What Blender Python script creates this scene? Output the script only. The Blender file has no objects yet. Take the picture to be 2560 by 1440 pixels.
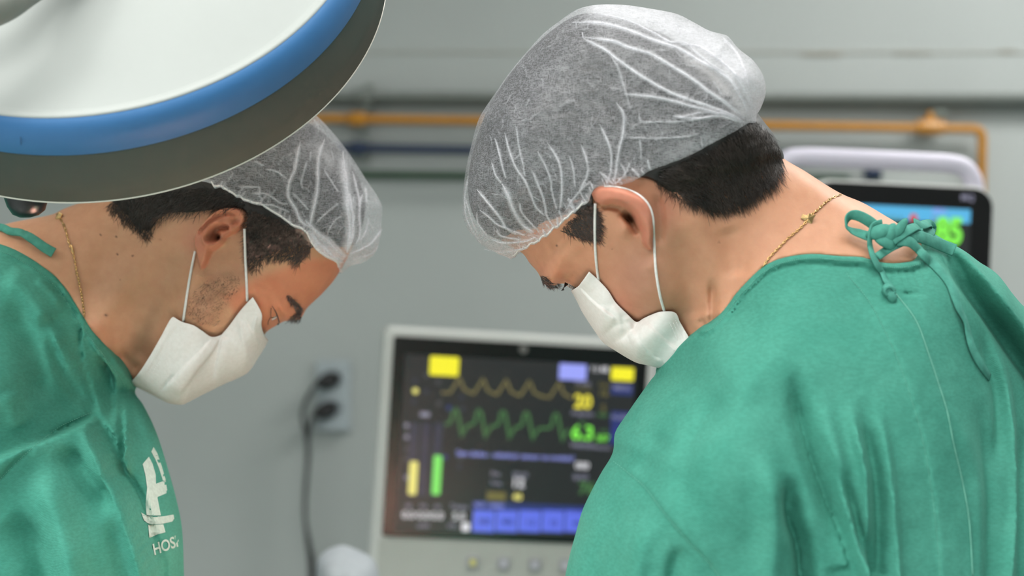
import bpy, bmesh, math, random
import numpy as np
from mathutils import Vector, Matrix

# ------------------------------------------------------------------ camera, light, exposure
SC = bpy.context.scene
COL = SC.collection
F = 4000.0            # focal length in pixels of the 2560x1440 frame
CZ = 1.5              # camera height
cam_d = bpy.data.cameras.new('camera')
cam_d.sensor_width = 36.0
cam_d.lens = F / 2560.0 * 36.0
cam_d.clip_start = 0.02
cam_d.dof.use_dof = True
cam_d.dof.focus_distance = 1.24
cam_d.dof.aperture_fstop = 3.9
cam = bpy.data.objects.new('camera', cam_d)
COL.objects.link(cam)
cam.location = (0, 0, CZ)
cam.rotation_euler = (math.pi / 2, 0, 0)
SC.camera = cam

w = bpy.data.worlds.new('world')
w.use_nodes = True
w.node_tree.nodes['Background'].inputs[0].default_value = (0.93, 1.0, 0.98, 1)
w.node_tree.nodes['Background'].inputs[1].default_value = 0.10
SC.world = w

def area_light(name, loc, size, power, color, target=None, spread=math.pi):
    l = bpy.data.lights.new(name, 'AREA')
    l.shape = 'RECTANGLE'
    l.size, l.size_y = size
    l.energy = power
    l.color = color
    l.spread = spread
    o = bpy.data.objects.new(name, l)
    COL.objects.link(o)
    o.location = loc
    if target is not None:
        d = Vector(target) - Vector(loc)
        o.rotation_euler = d.to_track_quat('-Z', 'Y').to_euler()
    return o

# ceiling lights of the room, with unseen fill panels added among them
CEIL = 2.90
area_light('unseen_ceiling_light', (0.25, 0.75, CEIL - 0.03), (1.6, 0.9), 23, (1.0, 0.985, 0.95))
area_light('unseen_ceiling_light', (1.5, 2.35, CEIL - 0.03), (1.2, 0.6), 34, (1.0, 0.99, 0.96))
area_light('unseen_ceiling_light', (-1.95, -0.1, CEIL - 0.03), (1.2, 0.6), 112, (1.0, 0.985, 0.95), None, 2.25)  # unseen panel, placed and narrowed to brighten the left surgeon

area_light('unseen_ceiling_light', (-0.4, -1.9, CEIL - 0.03), (1.8, 0.8), 95, (1.0, 0.985, 0.95))  # unseen panel added behind the camera as frontal fill

SC.view_settings.view_transform = 'Standard'
SC.view_settings.look = 'None'
SC.view_settings.gamma = 1.0
SC.view_settings.use_curve_mapping = False
SC.view_settings.exposure = 0.12
SC.cycles.use_denoising = True
SC.cycles.max_bounces = 4
SC.cycles.diffuse_bounces = 3
SC.cycles.glossy_bounces = 2
SC.cycles.transmission_bounces = 2
SC.cycles.transparent_max_bounces = 8
SC.cycles.use_adaptive_sampling = True
SC.cycles.adaptive_threshold = 0.075
SC.cycles.adaptive_min_samples = 20
SC.cycles.sample_clamp_indirect = 3.0
SC.cycles.caustics_reflective = False
SC.cycles.caustics_refractive = False

rng = np.random.default_rng(7)
random.seed(7)

# ------------------------------------------------------------------ helpers
def unproj(px, py, y):
    return np.stack([(px - 1280.0) / F * y, y + 0 * px, CZ - (py - 720.0) / F * y], -1)

def P(px, py, y):
    return Vector(((px - 1280.0) / F * y, y, CZ - (py - 720.0) / F * y))

def to_px(v):
    return 1280 + F * v[..., 0] / v[..., 1], 720 - F * (v[..., 2] - CZ) / v[..., 1]

def tag(o, label=None, cat=None, group=None, kind=None):
    if label: o['label'] = label
    if cat: o['category'] = cat
    if group: o['group'] = group
    if kind: o['kind'] = kind
    return o

def empty(name, loc=(0, 0, 0)):
    o = bpy.data.objects.new(name, None)
    o.empty_display_size = 0.05
    COL.objects.link(o)
    o.location = loc
    return o

def mesh_obj(name, verts, faces, mat, parent=None, smooth=True):
    """one mesh object from world-space verts; kept in world space under its parent"""
    me = bpy.data.meshes.new(name)
    v = np.asarray(verts, dtype=np.float64)
    if isinstance(faces, np.ndarray):
        me.vertices.add(len(v))
        me.vertices.foreach_set('co', v.astype(np.float32).ravel())
        n, k = faces.shape
        me.loops.add(n * k)
        me.loops.foreach_set('vertex_index', faces.astype(np.int32).ravel())
        me.polygons.add(n)
        me.polygons.foreach_set('loop_start', np.arange(0, n * k, k, dtype=np.int32))
        me.polygons.foreach_set('loop_total', np.full(n, k, dtype=np.int32))
        me.update(calc_edges=True)
        me.validate()
    else:
        me.from_pydata([tuple(p) for p in v], [], [tuple(f) for f in faces])
        me.update()
    if smooth:
        me.polygons.foreach_set('use_smooth', np.ones(len(me.polygons), dtype=bool))
    if mat is not None:
        me.materials.append(mat)
    o = bpy.data.objects.new(name, me)
    COL.objects.link(o)
    if parent is not None:
        attach(o, parent)
    return o

def attach(o, parent):
    o.parent = parent
    if parent.type == 'EMPTY':
        o.matrix_parent_inverse = Matrix.Translation(-Vector(parent.location))
    return o

def set_col(o, cols, name='Col'):
    a = o.data.color_attributes.new(name, 'FLOAT_COLOR', 'POINT')
    c = np.ones((len(o.data.vertices), 4), dtype=np.float32)
    c[:, :3] = cols
    a.data.foreach_set('color', c.ravel())

def set_float(o, vals, name):
    a = o.data.attributes.new(name, 'FLOAT', 'POINT')
    a.data.foreach_set('value', np.asarray(vals, dtype=np.float32))

def catmull(pts, n, closed=False):
    p = np.asarray(pts, dtype=float)
    if closed:
        q = np.vstack([p[-1], p, p[0], p[1]])
    else:
        q = np.vstack([2 * p[0] - p[1], p, 2 * p[-1] - p[-2]])
    out = []
    m = len(q) - 3
    for i in range(m):
        a, b, c, d = q[i:i + 4]
        t = np.linspace(0, 1, n, endpoint=False)[:, None]
        out.append(0.5 * ((2 * b) + (-a + c) * t + (2 * a - 5 * b + 4 * c - d) * t ** 2 + (-a + 3 * b - 3 * c + d) * t ** 3))
    out = np.vstack(out)
    if not closed:
        out = np.vstack([out, p[-1]])
    return out

def resample(pts, n):
    p = np.asarray(pts, dtype=float)
    d = np.r_[0, np.cumsum(np.linalg.norm(np.diff(p, axis=0), axis=1))]
    s = np.linspace(0, d[-1], n)
    return np.stack([np.interp(s, d, p[:, k]) for k in range(p.shape[1])], 1)

def tube_geo(pts, rad, sides=8, cap=True, flat=1.0, up=None):
    p = np.asarray(pts, dtype=float)
    n = len(p)
    r = np.broadcast_to(np.asarray(rad, dtype=float), (n,))
    t = np.gradient(p, axis=0)
    t /= np.linalg.norm(t, axis=1)[:, None] + 1e-12
    u = np.array(up if up is not None else (0.13, -1.0, 0.21), dtype=float)
    V, fc = [], []
    for i in range(n):
        a = u - t[i] * np.dot(u, t[i])
        if np.linalg.norm(a) < 1e-4:
            a = np.cross(t[i], (1, 0, 0))
        a /= np.linalg.norm(a)
        if up is None:
            u = a
        b = np.cross(t[i], a)
        for k in range(sides):
            an = 2 * math.pi * k / sides
            V.append(p[i] + r[i] * (flat * math.cos(an) * a + math.sin(an) * b))
    for i in range(n - 1):
        for k in range(sides):
            k2 = (k + 1) % sides
            fc.append((i * sides + k, i * sides + k2, (i + 1) * sides + k2, (i + 1) * sides + k))
    if cap:
        fc.append(tuple(range(sides))[::-1])
        fc.append(tuple(range((n - 1) * sides, n * sides)))
    return V, fc

def join_geo(parts):
    V, fc = [], []
    for v, f in parts:
        o = len(V)
        V += [tuple(x) for x in v]
        fc += [tuple(i + o for i in q) for q in f]
    return V, fc

def tube(name, pts, rad, mat, parent=None, sides=8, flat=1.0, up=None):
    v, f = tube_geo(pts, rad, sides, True, flat, up)
    return mesh_obj(name, v, f, mat, parent)

def box_geo(c, s, bev=0.0, R=None):
    bm = bmesh.new()
    bmesh.ops.create_cube(bm, size=1.0)
    for v in bm.verts:
        v.co = Vector((v.co.x * s[0], v.co.y * s[1], v.co.z * s[2]))
    if bev > 0:
        bmesh.ops.bevel(bm, geom=list(bm.edges) + list(bm.verts), offset=bev, segments=3, affect='EDGES', profile=0.6)
    V = [v.co.copy() for v in bm.verts]
    bm.verts.index_update()
    fc = [tuple(v.index for v in f.verts) for f in bm.faces]
    bm.free()
    c = Vector(c)
    V = [((R @ v) if R is not None else v) + c for v in V]
    return V, fc

def box(name, c, s, mat, parent=None, bev=0.0, R=None, smooth=False):
    v, f = box_geo(c, s, bev, R)
    return mesh_obj(name, v, f, mat, parent, smooth)

def lathe_geo(prof, c, axis, seg=96, closed=True):
    """prof: list of (r, h) along the axis"""
    n = Vector(axis).normalized()
    a = n.cross(Vector((0, 0, 1)))
    if a.length < 1e-3:
        a = n.cross(Vector((1, 0, 0)))
    a.normalize()
    b = n.cross(a)
    V, fc = [], []
    c = Vector(c)
    for r, h in prof:
        for k in range(seg):
            t = 2 * math.pi * k / seg
            V.append(c + n * h + (a * math.cos(t) + b * math.sin(t)) * r)
    for i in range(len(prof) - 1):
        for k in range(seg):
            k2 = (k + 1) % seg
            fc.append((i * seg + k, i * seg + k2, (i + 1) * seg + k2, (i + 1) * seg + k))
    if closed and prof[0][0] > 1e-6:
        fc.append(tuple(range(seg))[::-1])
    if closed and prof[-1][0] > 1e-6:
        fc.append(tuple(range((len(prof) - 1) * seg, len(prof) * seg)))
    return V, fc

# ------------------------------------------------------------------ 2D fields
def poly_sd(px, py, poly):
    """signed distance, positive inside"""
    shp = px.shape
    x, y = px.ravel(), py.ravel()
    p = np.asarray(poly, dtype=float)
    q = np.roll(p, -1, axis=0)
    best = np.full(x.shape, 1e18)
    ins = np.zeros(x.shape, dtype=bool)
    for (ax, ay), (bx, by) in zip(p, q):
        dx, dy = bx - ax, by - ay
        L = dx * dx + dy * dy + 1e-12
        t = np.clip(((x - ax) * dx + (y - ay) * dy) / L, 0, 1)
        d = (x - ax - t * dx) ** 2 + (y - ay - t * dy) ** 2
        np.minimum(best, d, out=best)
        c = ((ay > y) != (by > y))
        if c.any():
            xi = ax + (y - ay) * dx / (dy if abs(dy) > 1e-12 else 1e-12)
            ins ^= (c & (x < xi))
    d = np.sqrt(best)
    return np.where(ins, d, -d).reshape(shp)

def line_d(px, py, pts):
    """distance, signed distance (left/right), arclength 0..1 to an open polyline"""
    shp = px.shape
    x, y = px.ravel(), py.ravel()
    p = np.asarray(pts, dtype=float)
    seg = np.linalg.norm(np.diff(p, axis=0), axis=1)
    cum = np.r_[0, np.cumsum(seg)]
    best = np.full(x.shape, 1e18)
    sgn = np.ones(x.shape)
    tt = np.zeros(x.shape)
    for i in range(len(p) - 1):
        ax, ay = p[i]
        dx, dy = p[i + 1] - p[i]
        L = dx * dx + dy * dy + 1e-12
        t = np.clip(((x - ax) * dx + (y - ay) * dy) / L, 0, 1)
        ex, ey = x - ax - t * dx, y - ay - t * dy
        d = ex * ex + ey * ey
        m = d < best
        best[m] = d[m]
        cr = dx * ey - dy * ex
        sgn[m] = np.where(cr[m] >= 0, 1, -1)
        tt[m] = (cum[i] + t[m] * seg[i]) / cum[-1]
    d = np.sqrt(best)
    return d.reshape(shp), (d * sgn).reshape(shp), tt.reshape(shp)

def sstep(x):
    x = np.clip(x, 0, 1)
    return x * x * (3 - 2 * x)

def ends(t, a=0.15, b=0.15):
    return sstep(t / max(a, 1e-6)) * sstep((1 - t) / max(b, 1e-6))

class TPS:
    def __init__(self, pts, lam=1e-4):
        p = np.array([(a[0] / 1000.0, a[1] / 1000.0) for a in pts])
        v = np.array([a[2:] for a in pts], dtype=float)
        n = len(p)
        K = self.k(np.linalg.norm(p[:, None] - p[None], axis=-1)) + lam * np.eye(n)
        A = np.zeros((n + 3, n + 3))
        A[:n, :n] = K
        A[:n, n] = 1
        A[:n, n + 1:] = p
        A[n:, :n] = A[:n, n:].T
        b = np.zeros((n + 3, v.shape[1]))
        b[:n] = v
        self.p, self.w = p, np.linalg.solve(A, b)
    @staticmethod
    def k(r):
        return r * r * np.log(r + 1e-9)
    def __call__(self, px, py):
        x, y = np.asarray(px, float).ravel() / 1000, np.asarray(py, float).ravel() / 1000
        out = np.zeros((len(x), self.w.shape[1]))
        n = len(self.p)
        for i in range(n):
            out += self.k(np.hypot(x - self.p[i, 0], y - self.p[i, 1]))[:, None] * self.w[i]
        out += self.w[n] + x[:, None] * self.w[n + 1] + y[:, None] * self.w[n + 2]
        return [out[:, j].reshape(np.shape(px)) for j in range(out.shape[1])]

def blur2(a, n):
    for _ in range(n):
        b = np.pad(a, 1, mode='edge')
        a = (b[:-2, 1:-1] + b[2:, 1:-1] + b[1:-1, :-2] + b[1:-1, 2:] + 4 * b[1:-1, 1:-1]) / 8
    return a

def vnoise(x, y, scale, seed=0):
    """smooth value noise in -1..1"""
    g = np.random.default_rng(seed).uniform(-1, 1, (64, 64))
    u, v = x / scale, y / scale
    i, j = np.floor(u).astype(int), np.floor(v).astype(int)
    a, b = sstep(u - i), sstep(v - j)
    G = lambda p, q: g[p % 64, q % 64]
    return (G(i, j) * (1 - a) * (1 - b) + G(i + 1, j) * a * (1 - b) + G(i, j + 1) * (1 - a) * b + G(i + 1, j + 1) * a * b)

_C = np.array([(i, j, k) for i in (0, 1) for j in (0, 1) for k in (0, 1)])
_E = [(a, b) for a in range(8) for b in range(a + 1, 8) if np.abs(_C[a] - _C[b]).sum() == 1]

def surface_nets(f, o, h):
    s = (f < 0)
    cs = np.zeros(tuple(n - 1 for n in f.shape), dtype=np.int8)
    sl = lambda d, n: slice(d, n - 1 + d)
    for c in _C:
        cs += s[sl(c[0], f.shape[0]), sl(c[1], f.shape[1]), sl(c[2], f.shape[2])]
    act = (cs > 0) & (cs < 8)
    ids = np.argwhere(act)
    idx = np.full(cs.shape, -1, dtype=np.int32)
    idx[act] = np.arange(len(ids))
    g = np.stack([f[ids[:, 0] + c[0], ids[:, 1] + c[1], ids[:, 2] + c[2]] for c in _C], 1).astype(np.float64)
    acc = np.zeros((len(ids), 3))
    cnt = np.zeros(len(ids))
    for a, b in _E:
        m = (g[:, a] < 0) != (g[:, b] < 0)
        t = g[m, a] / (g[m, a] - g[m, b])
        acc[m] += _C[a] + t[:, None] * (_C[b] - _C[a])
        cnt[m] += 1
    V = o + h * (ids + acc / cnt[:, None])
    Q = []
    for ax in range(3):
        u, v = (ax + 1) % 3, (ax + 2) % 3
        s0 = [slice(None)] * 3
        s1 = [slice(None)] * 3
        s0[ax], s1[ax] = slice(0, -1), slice(1, None)
        ch = s[tuple(s0)] != s[tuple(s1)]
        e = np.argwhere(ch)
        ok = (e[:, u] > 0) & (e[:, v] > 0) & (e[:, u] < f.shape[u] - 1) & (e[:, v] < f.shape[v] - 1)
        e = e[ok]
        ins = s[e[:, 0], e[:, 1], e[:, 2]]
        def cell(du, dv):
            c = e.copy()
            c[:, u] -= du
            c[:, v] -= dv
            return idx[c[:, 0], c[:, 1], c[:, 2]]
        q = np.stack([cell(1, 1), cell(0, 1), cell(0, 0), cell(1, 0)], 1)
        q[~ins] = q[~ins][:, ::-1]
        Q.append(q)
    Q = np.vstack(Q)
    return V, Q[(Q >= 0).all(1)]

def bilin(a, u, v):
    u = np.clip(u, 0, a.shape[0] - 1.001)
    v = np.clip(v, 0, a.shape[1] - 1.001)
    i, j = u.astype(int), v.astype(int)
    p, q = u - i, v - j
    return a[i, j] * (1 - p) * (1 - q) + a[i + 1, j] * p * (1 - q) + a[i, j + 1] * (1 - p) * q + a[i + 1, j + 1] * p * q

class Volume:
    """A two-sided rounded solid: mid depth M(x,z), half depth T(x,z), rounded off over a distance
    Rr inside its outline.  Details are relief added to the half depth on the near side."""
    def __init__(s, D, bounds, h, tps, outline, Rr, dT=0.0, smooth=6, blur=2):
        s.D, s.h = D, h
        x0, y0, x1, y1 = bounds
        k = D / F
        s.x = np.arange((x0 - 1280) * k, (x1 - 1280) * k, h)
        s.z = np.arange(CZ - (y1 - 720) * k, CZ - (y0 - 720) * k, h)
        s.X, s.Z = np.meshgrid(s.x, s.z, indexing='ij')
        s.PX, s.PY = 1280 + s.X / k, 720 - (s.Z - CZ) / k
        m, t = tps(s.PX, s.PY)
        s.M, s.T = D + m, np.maximum(t + dT, 0.006)
        o = catmull(outline, smooth, True)
        mo = D + tps(o[:, 0], o[:, 1])[0]
        op = np.stack([1280 + (o[:, 0] - 1280) * mo / D, 720 + (o[:, 1] - 720) * mo / D], 1)
        s.sd = blur2(poly_sd(s.PX, s.PY, op) * k, blur)
        R = Rr(s.PX, s.PY) if callable(Rr) else Rr
        s.q = np.clip(1 - s.sd / R, 0, None)
        s.e = np.sqrt(np.clip(1 - s.q ** 2, 0, 1))
        s.H = np.zeros_like(s.T)
        s.cut = None
        s.update()
    def update(s):
        s.front = s.M - (s.T + s.H) * s.e
        fr = s.M - s.T * s.e if not s.H.any() else blur2(s.front, 3)
        s.QX, s.QY = 1280 + F * s.X / fr, 720 - F * (s.Z - CZ) / fr
    def ridge(s, pts, a, w, ea=0.2, eb=0.2):
        p = np.asarray(catmull(pts, 6) if len(pts) > 2 else pts, float)
        k = (s.QX > p[:, 0].min() - 3 * w) & (s.QX < p[:, 0].max() + 3 * w) & (s.QY > p[:, 1].min() - 3 * w) & (s.QY < p[:, 1].max() + 3 * w)
        d, _, t = line_d(s.QX[k], s.QY[k], p)
        s.H[k] += a * np.exp(-(d / w) ** 2) * ends(t, ea, eb)
    def fold(s, pts, a, w, L, side=1, ea=0.2, eb=0.2):
        """an edge: raised by a on one side of the line, falling back over L pixels"""
        d, sg, t = line_d(s.QX, s.QY, catmull(pts, 6) if len(pts) > 2 else pts)
        sg = sg * side
        s.H += a * sstep((sg + w) / (2 * w)) * np.exp(-(np.clip(sg, 0, None) / L) ** 2) * ends(t, ea, eb)
    def blob(s, px, py, rx, ry, a, ang=0.0):
        c, n = math.cos(ang), math.sin(ang)
        u, v = (s.QX - px) * c + (s.QY - py) * n, -(s.QX - px) * n + (s.QY - py) * c
        s.H += a * np.exp(-(u / rx) ** 2 - (v / ry) ** 2)
    def remove(s, poly, smooth=4):
        """cut away what lies inside a closed outline"""
        p = catmull(poly, smooth, True) if smooth else np.asarray(poly, float)
        c = poly_sd(s.QX, s.QY, p) * s.D / F
        s.cut = c if s.cut is None else np.maximum(s.cut, c)
    def keep(s, poly, smooth=4):
        p = catmull(poly, smooth, True) if smooth else np.asarray(poly, float)
        c = -poly_sd(s.QX, s.QY, p) * s.D / F
        s.cut = c if s.cut is None else np.maximum(s.cut, c)
    def mesh(s, open_cut=False, far=1.0):
        h = s.h
        on = s.sd > -3 * h
        if s.cut is not None:
            on &= s.cut < 3 * h
        lo = s.front[on].min() - 3 * h
        hi = (s.M + s.T * s.e)[on].max() + 3 * h
        ys = np.arange(lo, hi, h)
        i = np.where(on.any(1))[0]
        j = np.where(on.any(0))[0]
        i0, i1, j0, j1 = max(i[0] - 3, 0), i[-1] + 4, max(j[0] - 3, 0), j[-1] + 4
        sl = (slice(i0, i1), slice(j0, j1))
        M, q = s.M[sl][:, None, :].astype(np.float32), s.q[sl][:, None, :].astype(np.float32)
        Tn, Tf = np.maximum(s.T + s.H, 0.004)[sl][:, None, :].astype(np.float32), s.T[sl][:, None, :].astype(np.float32)
        y = ys[None, :, None].astype(np.float32)
        dy = y - M
        f = np.sqrt((dy / np.where(dy < 0, Tn, Tf)) ** 2 + q ** 2) - 1
        f *= np.minimum(Tf, 0.05)
        if s.cut is not None:
            f = np.maximum(f, s.cut[sl][:, None, :].astype(np.float32))
        # keep the solid closed inside its grid
        f[0], f[-1], f[:, :, 0], f[:, :, -1] = 1e-3, 1e-3, 1e-3, 1e-3
        V, Q = surface_nets(f, np.array([s.x[i0], ys[0], s.z[j0]]), h)
        if open_cut:
            c = V[Q].mean(1)
            u, v = (c[:, 0] - s.x[0]) / h, (c[:, 2] - s.z[0]) / h
            cu = bilin(s.cut, u, v)
            dyc = c[:, 1] - bilin(s.M, u, v)
            T = np.where(dyc < 0, bilin(s.T + s.H, u, v), bilin(s.T, u, v))
            fs = (np.sqrt((dyc / T) ** 2 + bilin(s.q, u, v) ** 2) - 1) * np.minimum(T, .05)
            Q = Q[~((cu > -0.7 * h) & (fs < -1.2 * h))]
            used = np.unique(Q)
            re = np.full(len(V), -1)
            re[used] = np.arange(len(used))
            V, Q = V[used], re[Q]
        return V, Q
    def depth(s, px, py, off=0.0):
        """depth where the line of sight through the given pixels first meets the near surface"""
        px, py = np.asarray(px, float), np.asarray(py, float)
        shp = px.shape
        px, py = px.ravel(), py.ravel()
        if not hasattr(s, 'lohi'):
            on = s.sd > 0
            s.lohi = (s.front[on].min() - 0.004, s.M[on].max() + 0.01)
        fr = lambda y: bilin(s.front, ((px - 1280) / F * y - s.x[0]) / s.h, (CZ - (py - 720) / F * y - s.z[0]) / s.h)
        lo, hi = s.lohi
        N = 56
        hit = np.full(px.shape, np.nan)
        best, by = np.full(px.shape, 1e9), np.full(px.shape, s.D)
        prev = None
        for y in np.linspace(lo, hi, N):
            g = fr(y) - y
            m = np.abs(g) < best
            best[m], by[m] = np.abs(g[m]), y
            m = np.isnan(hit) & (g <= 0)
            hit[m] = y
        a = np.where(np.isnan(hit), by, hit) - (hi - lo) / (N - 1)
        b = np.where(np.isnan(hit), by, hit)
        for _ in range(7):
            c = (a + b) / 2
            m = fr(c) - c <= 0
            b, a = np.where(m, c, b), np.where(m, a, c)
        y = np.where(np.isnan(hit), by, b)
        return y.reshape(shp) - off

def on_surface(vols, px, py, off=0.0):
    px, py = np.asarray(px, float), np.asarray(py, float)
    y = np.min([v.depth(px, py) for v in vols], axis=0) - off
    return unproj(px, py, y)

def smooth_mesh(V, Q, n=2, lam=0.5):
    """a few rounds of Laplacian smoothing over mesh edges"""
    e = np.vstack([Q[:, [0, 1]], Q[:, [1, 2]], Q[:, [2, 3]], Q[:, [3, 0]]])
    e = np.vstack([e, e[:, ::-1]])
    for k in range(n):
        for l in (lam, -lam * 0.96):
            acc = np.zeros_like(V)
            cnt = np.bincount(e[:, 0], minlength=len(V)).astype(float)
            for d in range(3):
                acc[:, d] = np.bincount(e[:, 0], weights=V[e[:, 1], d], minlength=len(V))
            V = V + l * (acc / np.maximum(cnt, 1)[:, None] - V)
    return V

# ------------------------------------------------------------------ materials
def nt_new(name):
    m = bpy.data.materials.new(name)
    m.use_nodes = True
    nt = m.node_tree
    return m, nt, nt.nodes['Principled BSDF']

def link(nt, a, b):
    nt.links.new(a, b)

def noise_node(nt, scale, detail=4.0, rough=0.55, coord='Object', stretch=None, dist=0.0):
    tc = nt.nodes.new('ShaderNodeTexCoord')
    n = nt.nodes.new('ShaderNodeTexNoise')
    n.inputs['Scale'].default_value = scale
    n.inputs['Detail'].default_value = detail
    n.inputs['Roughness'].default_value = rough
    n.inputs['Distortion'].default_value = dist
    if stretch is not None:
        mp = nt.nodes.new('ShaderNodeMapping')
        mp.inputs['Rotation'].default_value = stretch[1]
        mp.inputs['Scale'].default_value = stretch[0]
        link(nt, tc.outputs[coord], mp.inputs[0])
        link(nt, mp.outputs[0], n.inputs['Vector'])
    else:
        link(nt, tc.outputs[coord], n.inputs['Vector'])
    return n.outputs['Fac']

def ramp(nt, fac, stops):
    r = nt.nodes.new('ShaderNodeValToRGB')
    el = r.color_ramp.elements
    el[0].position, el[0].color = stops[0][0], (*stops[0][1], 1)
    el[1].position, el[1].color = stops[-1][0], (*stops[-1][1], 1)
    for p, c in stops[1:-1]:
        e = el.new(p)
        e.color = (*c, 1)
    link(nt, fac, r.inputs[0])
    return r.outputs[0]

def mixcol(nt, fac, a, b, mode='MIX'):
    n = nt.nodes.new('ShaderNodeMix')
    n.data_type = 'RGBA'
    n.blend_type = mode
    for s, val in ((0, fac), (6, a), (7, b)):
        if isinstance(val, (int, float)):
            n.inputs[s].default_value = val
        elif isinstance(val, tuple):
            n.inputs[s].default_value = (*val, 1)
        else:
            link(nt, val, n.inputs[s])
    return n.outputs[2]

def math_node(nt, op, a, b=None, clamp=False):
    n = nt.nodes.new('ShaderNodeMath')
    n.operation = op
    n.use_clamp = clamp
    for i, val in enumerate((a, b)):
        if val is None:
            continue
        if isinstance(val, (int, float)):
            n.inputs[i].default_value = val
        else:
            link(nt, val, n.inputs[i])
    return n.outputs[0]

def bump(nt, bs, height, strength, dist):
    b = nt.nodes.new('ShaderNodeBump')
    b.inputs['Strength'].default_value = strength
    b.inputs['Distance'].default_value = dist
    link(nt, height, b.inputs['Height'])
    link(nt, b.outputs[0], bs.inputs['Normal'])

def plain(name, col, rough=0.5, metal=0.0, var=0.06, scale=30, spec=0.5, emit=None, es=0.0):
    m, nt, bs = nt_new(name)
    f = noise_node(nt, scale)
    c = ramp(nt, f, [(0.3, tuple(x * (1 - var) for x in col)), (0.7, tuple(min(1, x * (1 + var)) for x in col))])
    link(nt, c, bs.inputs['Base Color'])
    bs.inputs['Roughness'].default_value = rough
    bs.inputs['Metallic'].default_value = metal
    bs.inputs['Specular IOR Level'].default_value = spec
    if emit is not None:
        bs.inputs['Emission Color'].default_value = (*emit, 1)
        bs.inputs['Emission Strength'].default_value = es
    return m

def srgb(r, g, b):
    f = lambda c: (c / 255 / 12.92) if c / 255 <= 0.04045 else ((c / 255 + 0.055) / 1.055) ** 2.4
    return (f(r), f(g), f(b))
# ------------------------------------------------------------------ room
WY = 3.30
m_wall, nt, bs = nt_new('painted_wall')
n1 = noise_node(nt, 1.6, 5)
n2 = noise_node(nt, 40, 4)
c = ramp(nt, n1, [(0.3, (0.385, 0.415, 0.408)), (0.7, (0.424, 0.455, 0.448))])
link(nt, c, bs.inputs['Base Color'])
bs.inputs['Roughness'].default_value = 0.6
bump(nt, bs, n2, 0.15, 0.002)
m_ceil = plain('ceiling_paint', (0.72, 0.73, 0.72), 0.8)
m_floor = plain('vinyl_floor', (0.30, 0.34, 0.33), 0.35, scale=8)
m_groove = plain('wall_joint', (0.42, 0.42, 0.38), 0.8)
m_stain = plain('wall_stain', (0.30, 0.27, 0.22), 0.9)

def struct(name, c, s, mat, bev=0.0):
    return tag(box(name, c, s, mat, None, bev), kind='structure')

struct('wall_back', (0, WY + 0.05, CEIL / 2), (6.2, 0.1, CEIL), m_wall)
struct('wall_left', (-3.05, -0.05, CEIL / 2), (0.1, 6.6, CEIL), m_wall)
struct('wall_right', (3.05, -0.05, CEIL / 2), (0.1, 6.6, CEIL), m_wall)
struct('wall_front', (0, -3.4, CEIL / 2), (6.2, 0.1, CEIL), m_wall)
struct('floor', (0, -0.05, -0.05), (6.2, 6.8, 0.1), m_floor)
struct('ceiling', (0, -0.05, CEIL + 0.05), (6.2, 6.8, 0.1), m_ceil)
kW = WY / F
def W(px, py, out=0.0):
    return P(px, py, WY - out)
# a slightly proud strip of plaster: the long horizontal joint above the pipes
jy = W(1700, 131)
struct('trim_1', (0, WY - 0.001, jy.z), (6.0, 0.004, 0.0035), m_groove, 0.0008)
for (x0, x1, yy, hh) in ((2000, 2110, 134, 0.007), (2230, 2330, 132, 0.004), (2490, 2540, 129, 0.005)):
    a, b = W(x0, yy), W(x1, yy)
    n = 24
    top = [(a.x + (b.x - a.x) * i / n, WY - 0.0035, a.z + hh * 0.5 * math.sin(math.pi * i / n) ** 0.5 * (0.7 + 0.3 * random.random())) for i in range(n + 1)]
    bot = [(p[0], p[1], 2 * a.z - p[2] - 0.001) for p in top]
    o = mesh_obj('joint_stain', top + bot, [(i, i + 1, n + 2 + i, n + 1 + i) for i in range(n)], m_stain, bpy.data.objects['trim_1'])

# ------------------------------------------------------------------ wall pipes
m_yel = plain('yellow_pipe_paint', srgb(182, 122, 8), 0.35)
m_navy = plain('navy_pipe_paint', srgb(20, 40, 72), 0.4)
m_grn = plain('green_pipe_paint', srgb(20, 58, 30), 0.4)
m_gry = plain('grey_conduit_paint', srgb(118, 124, 120), 0.5)
m_brk = plain('pipe_bracket_metal', srgb(120, 128, 122), 0.45, 0.3)

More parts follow.
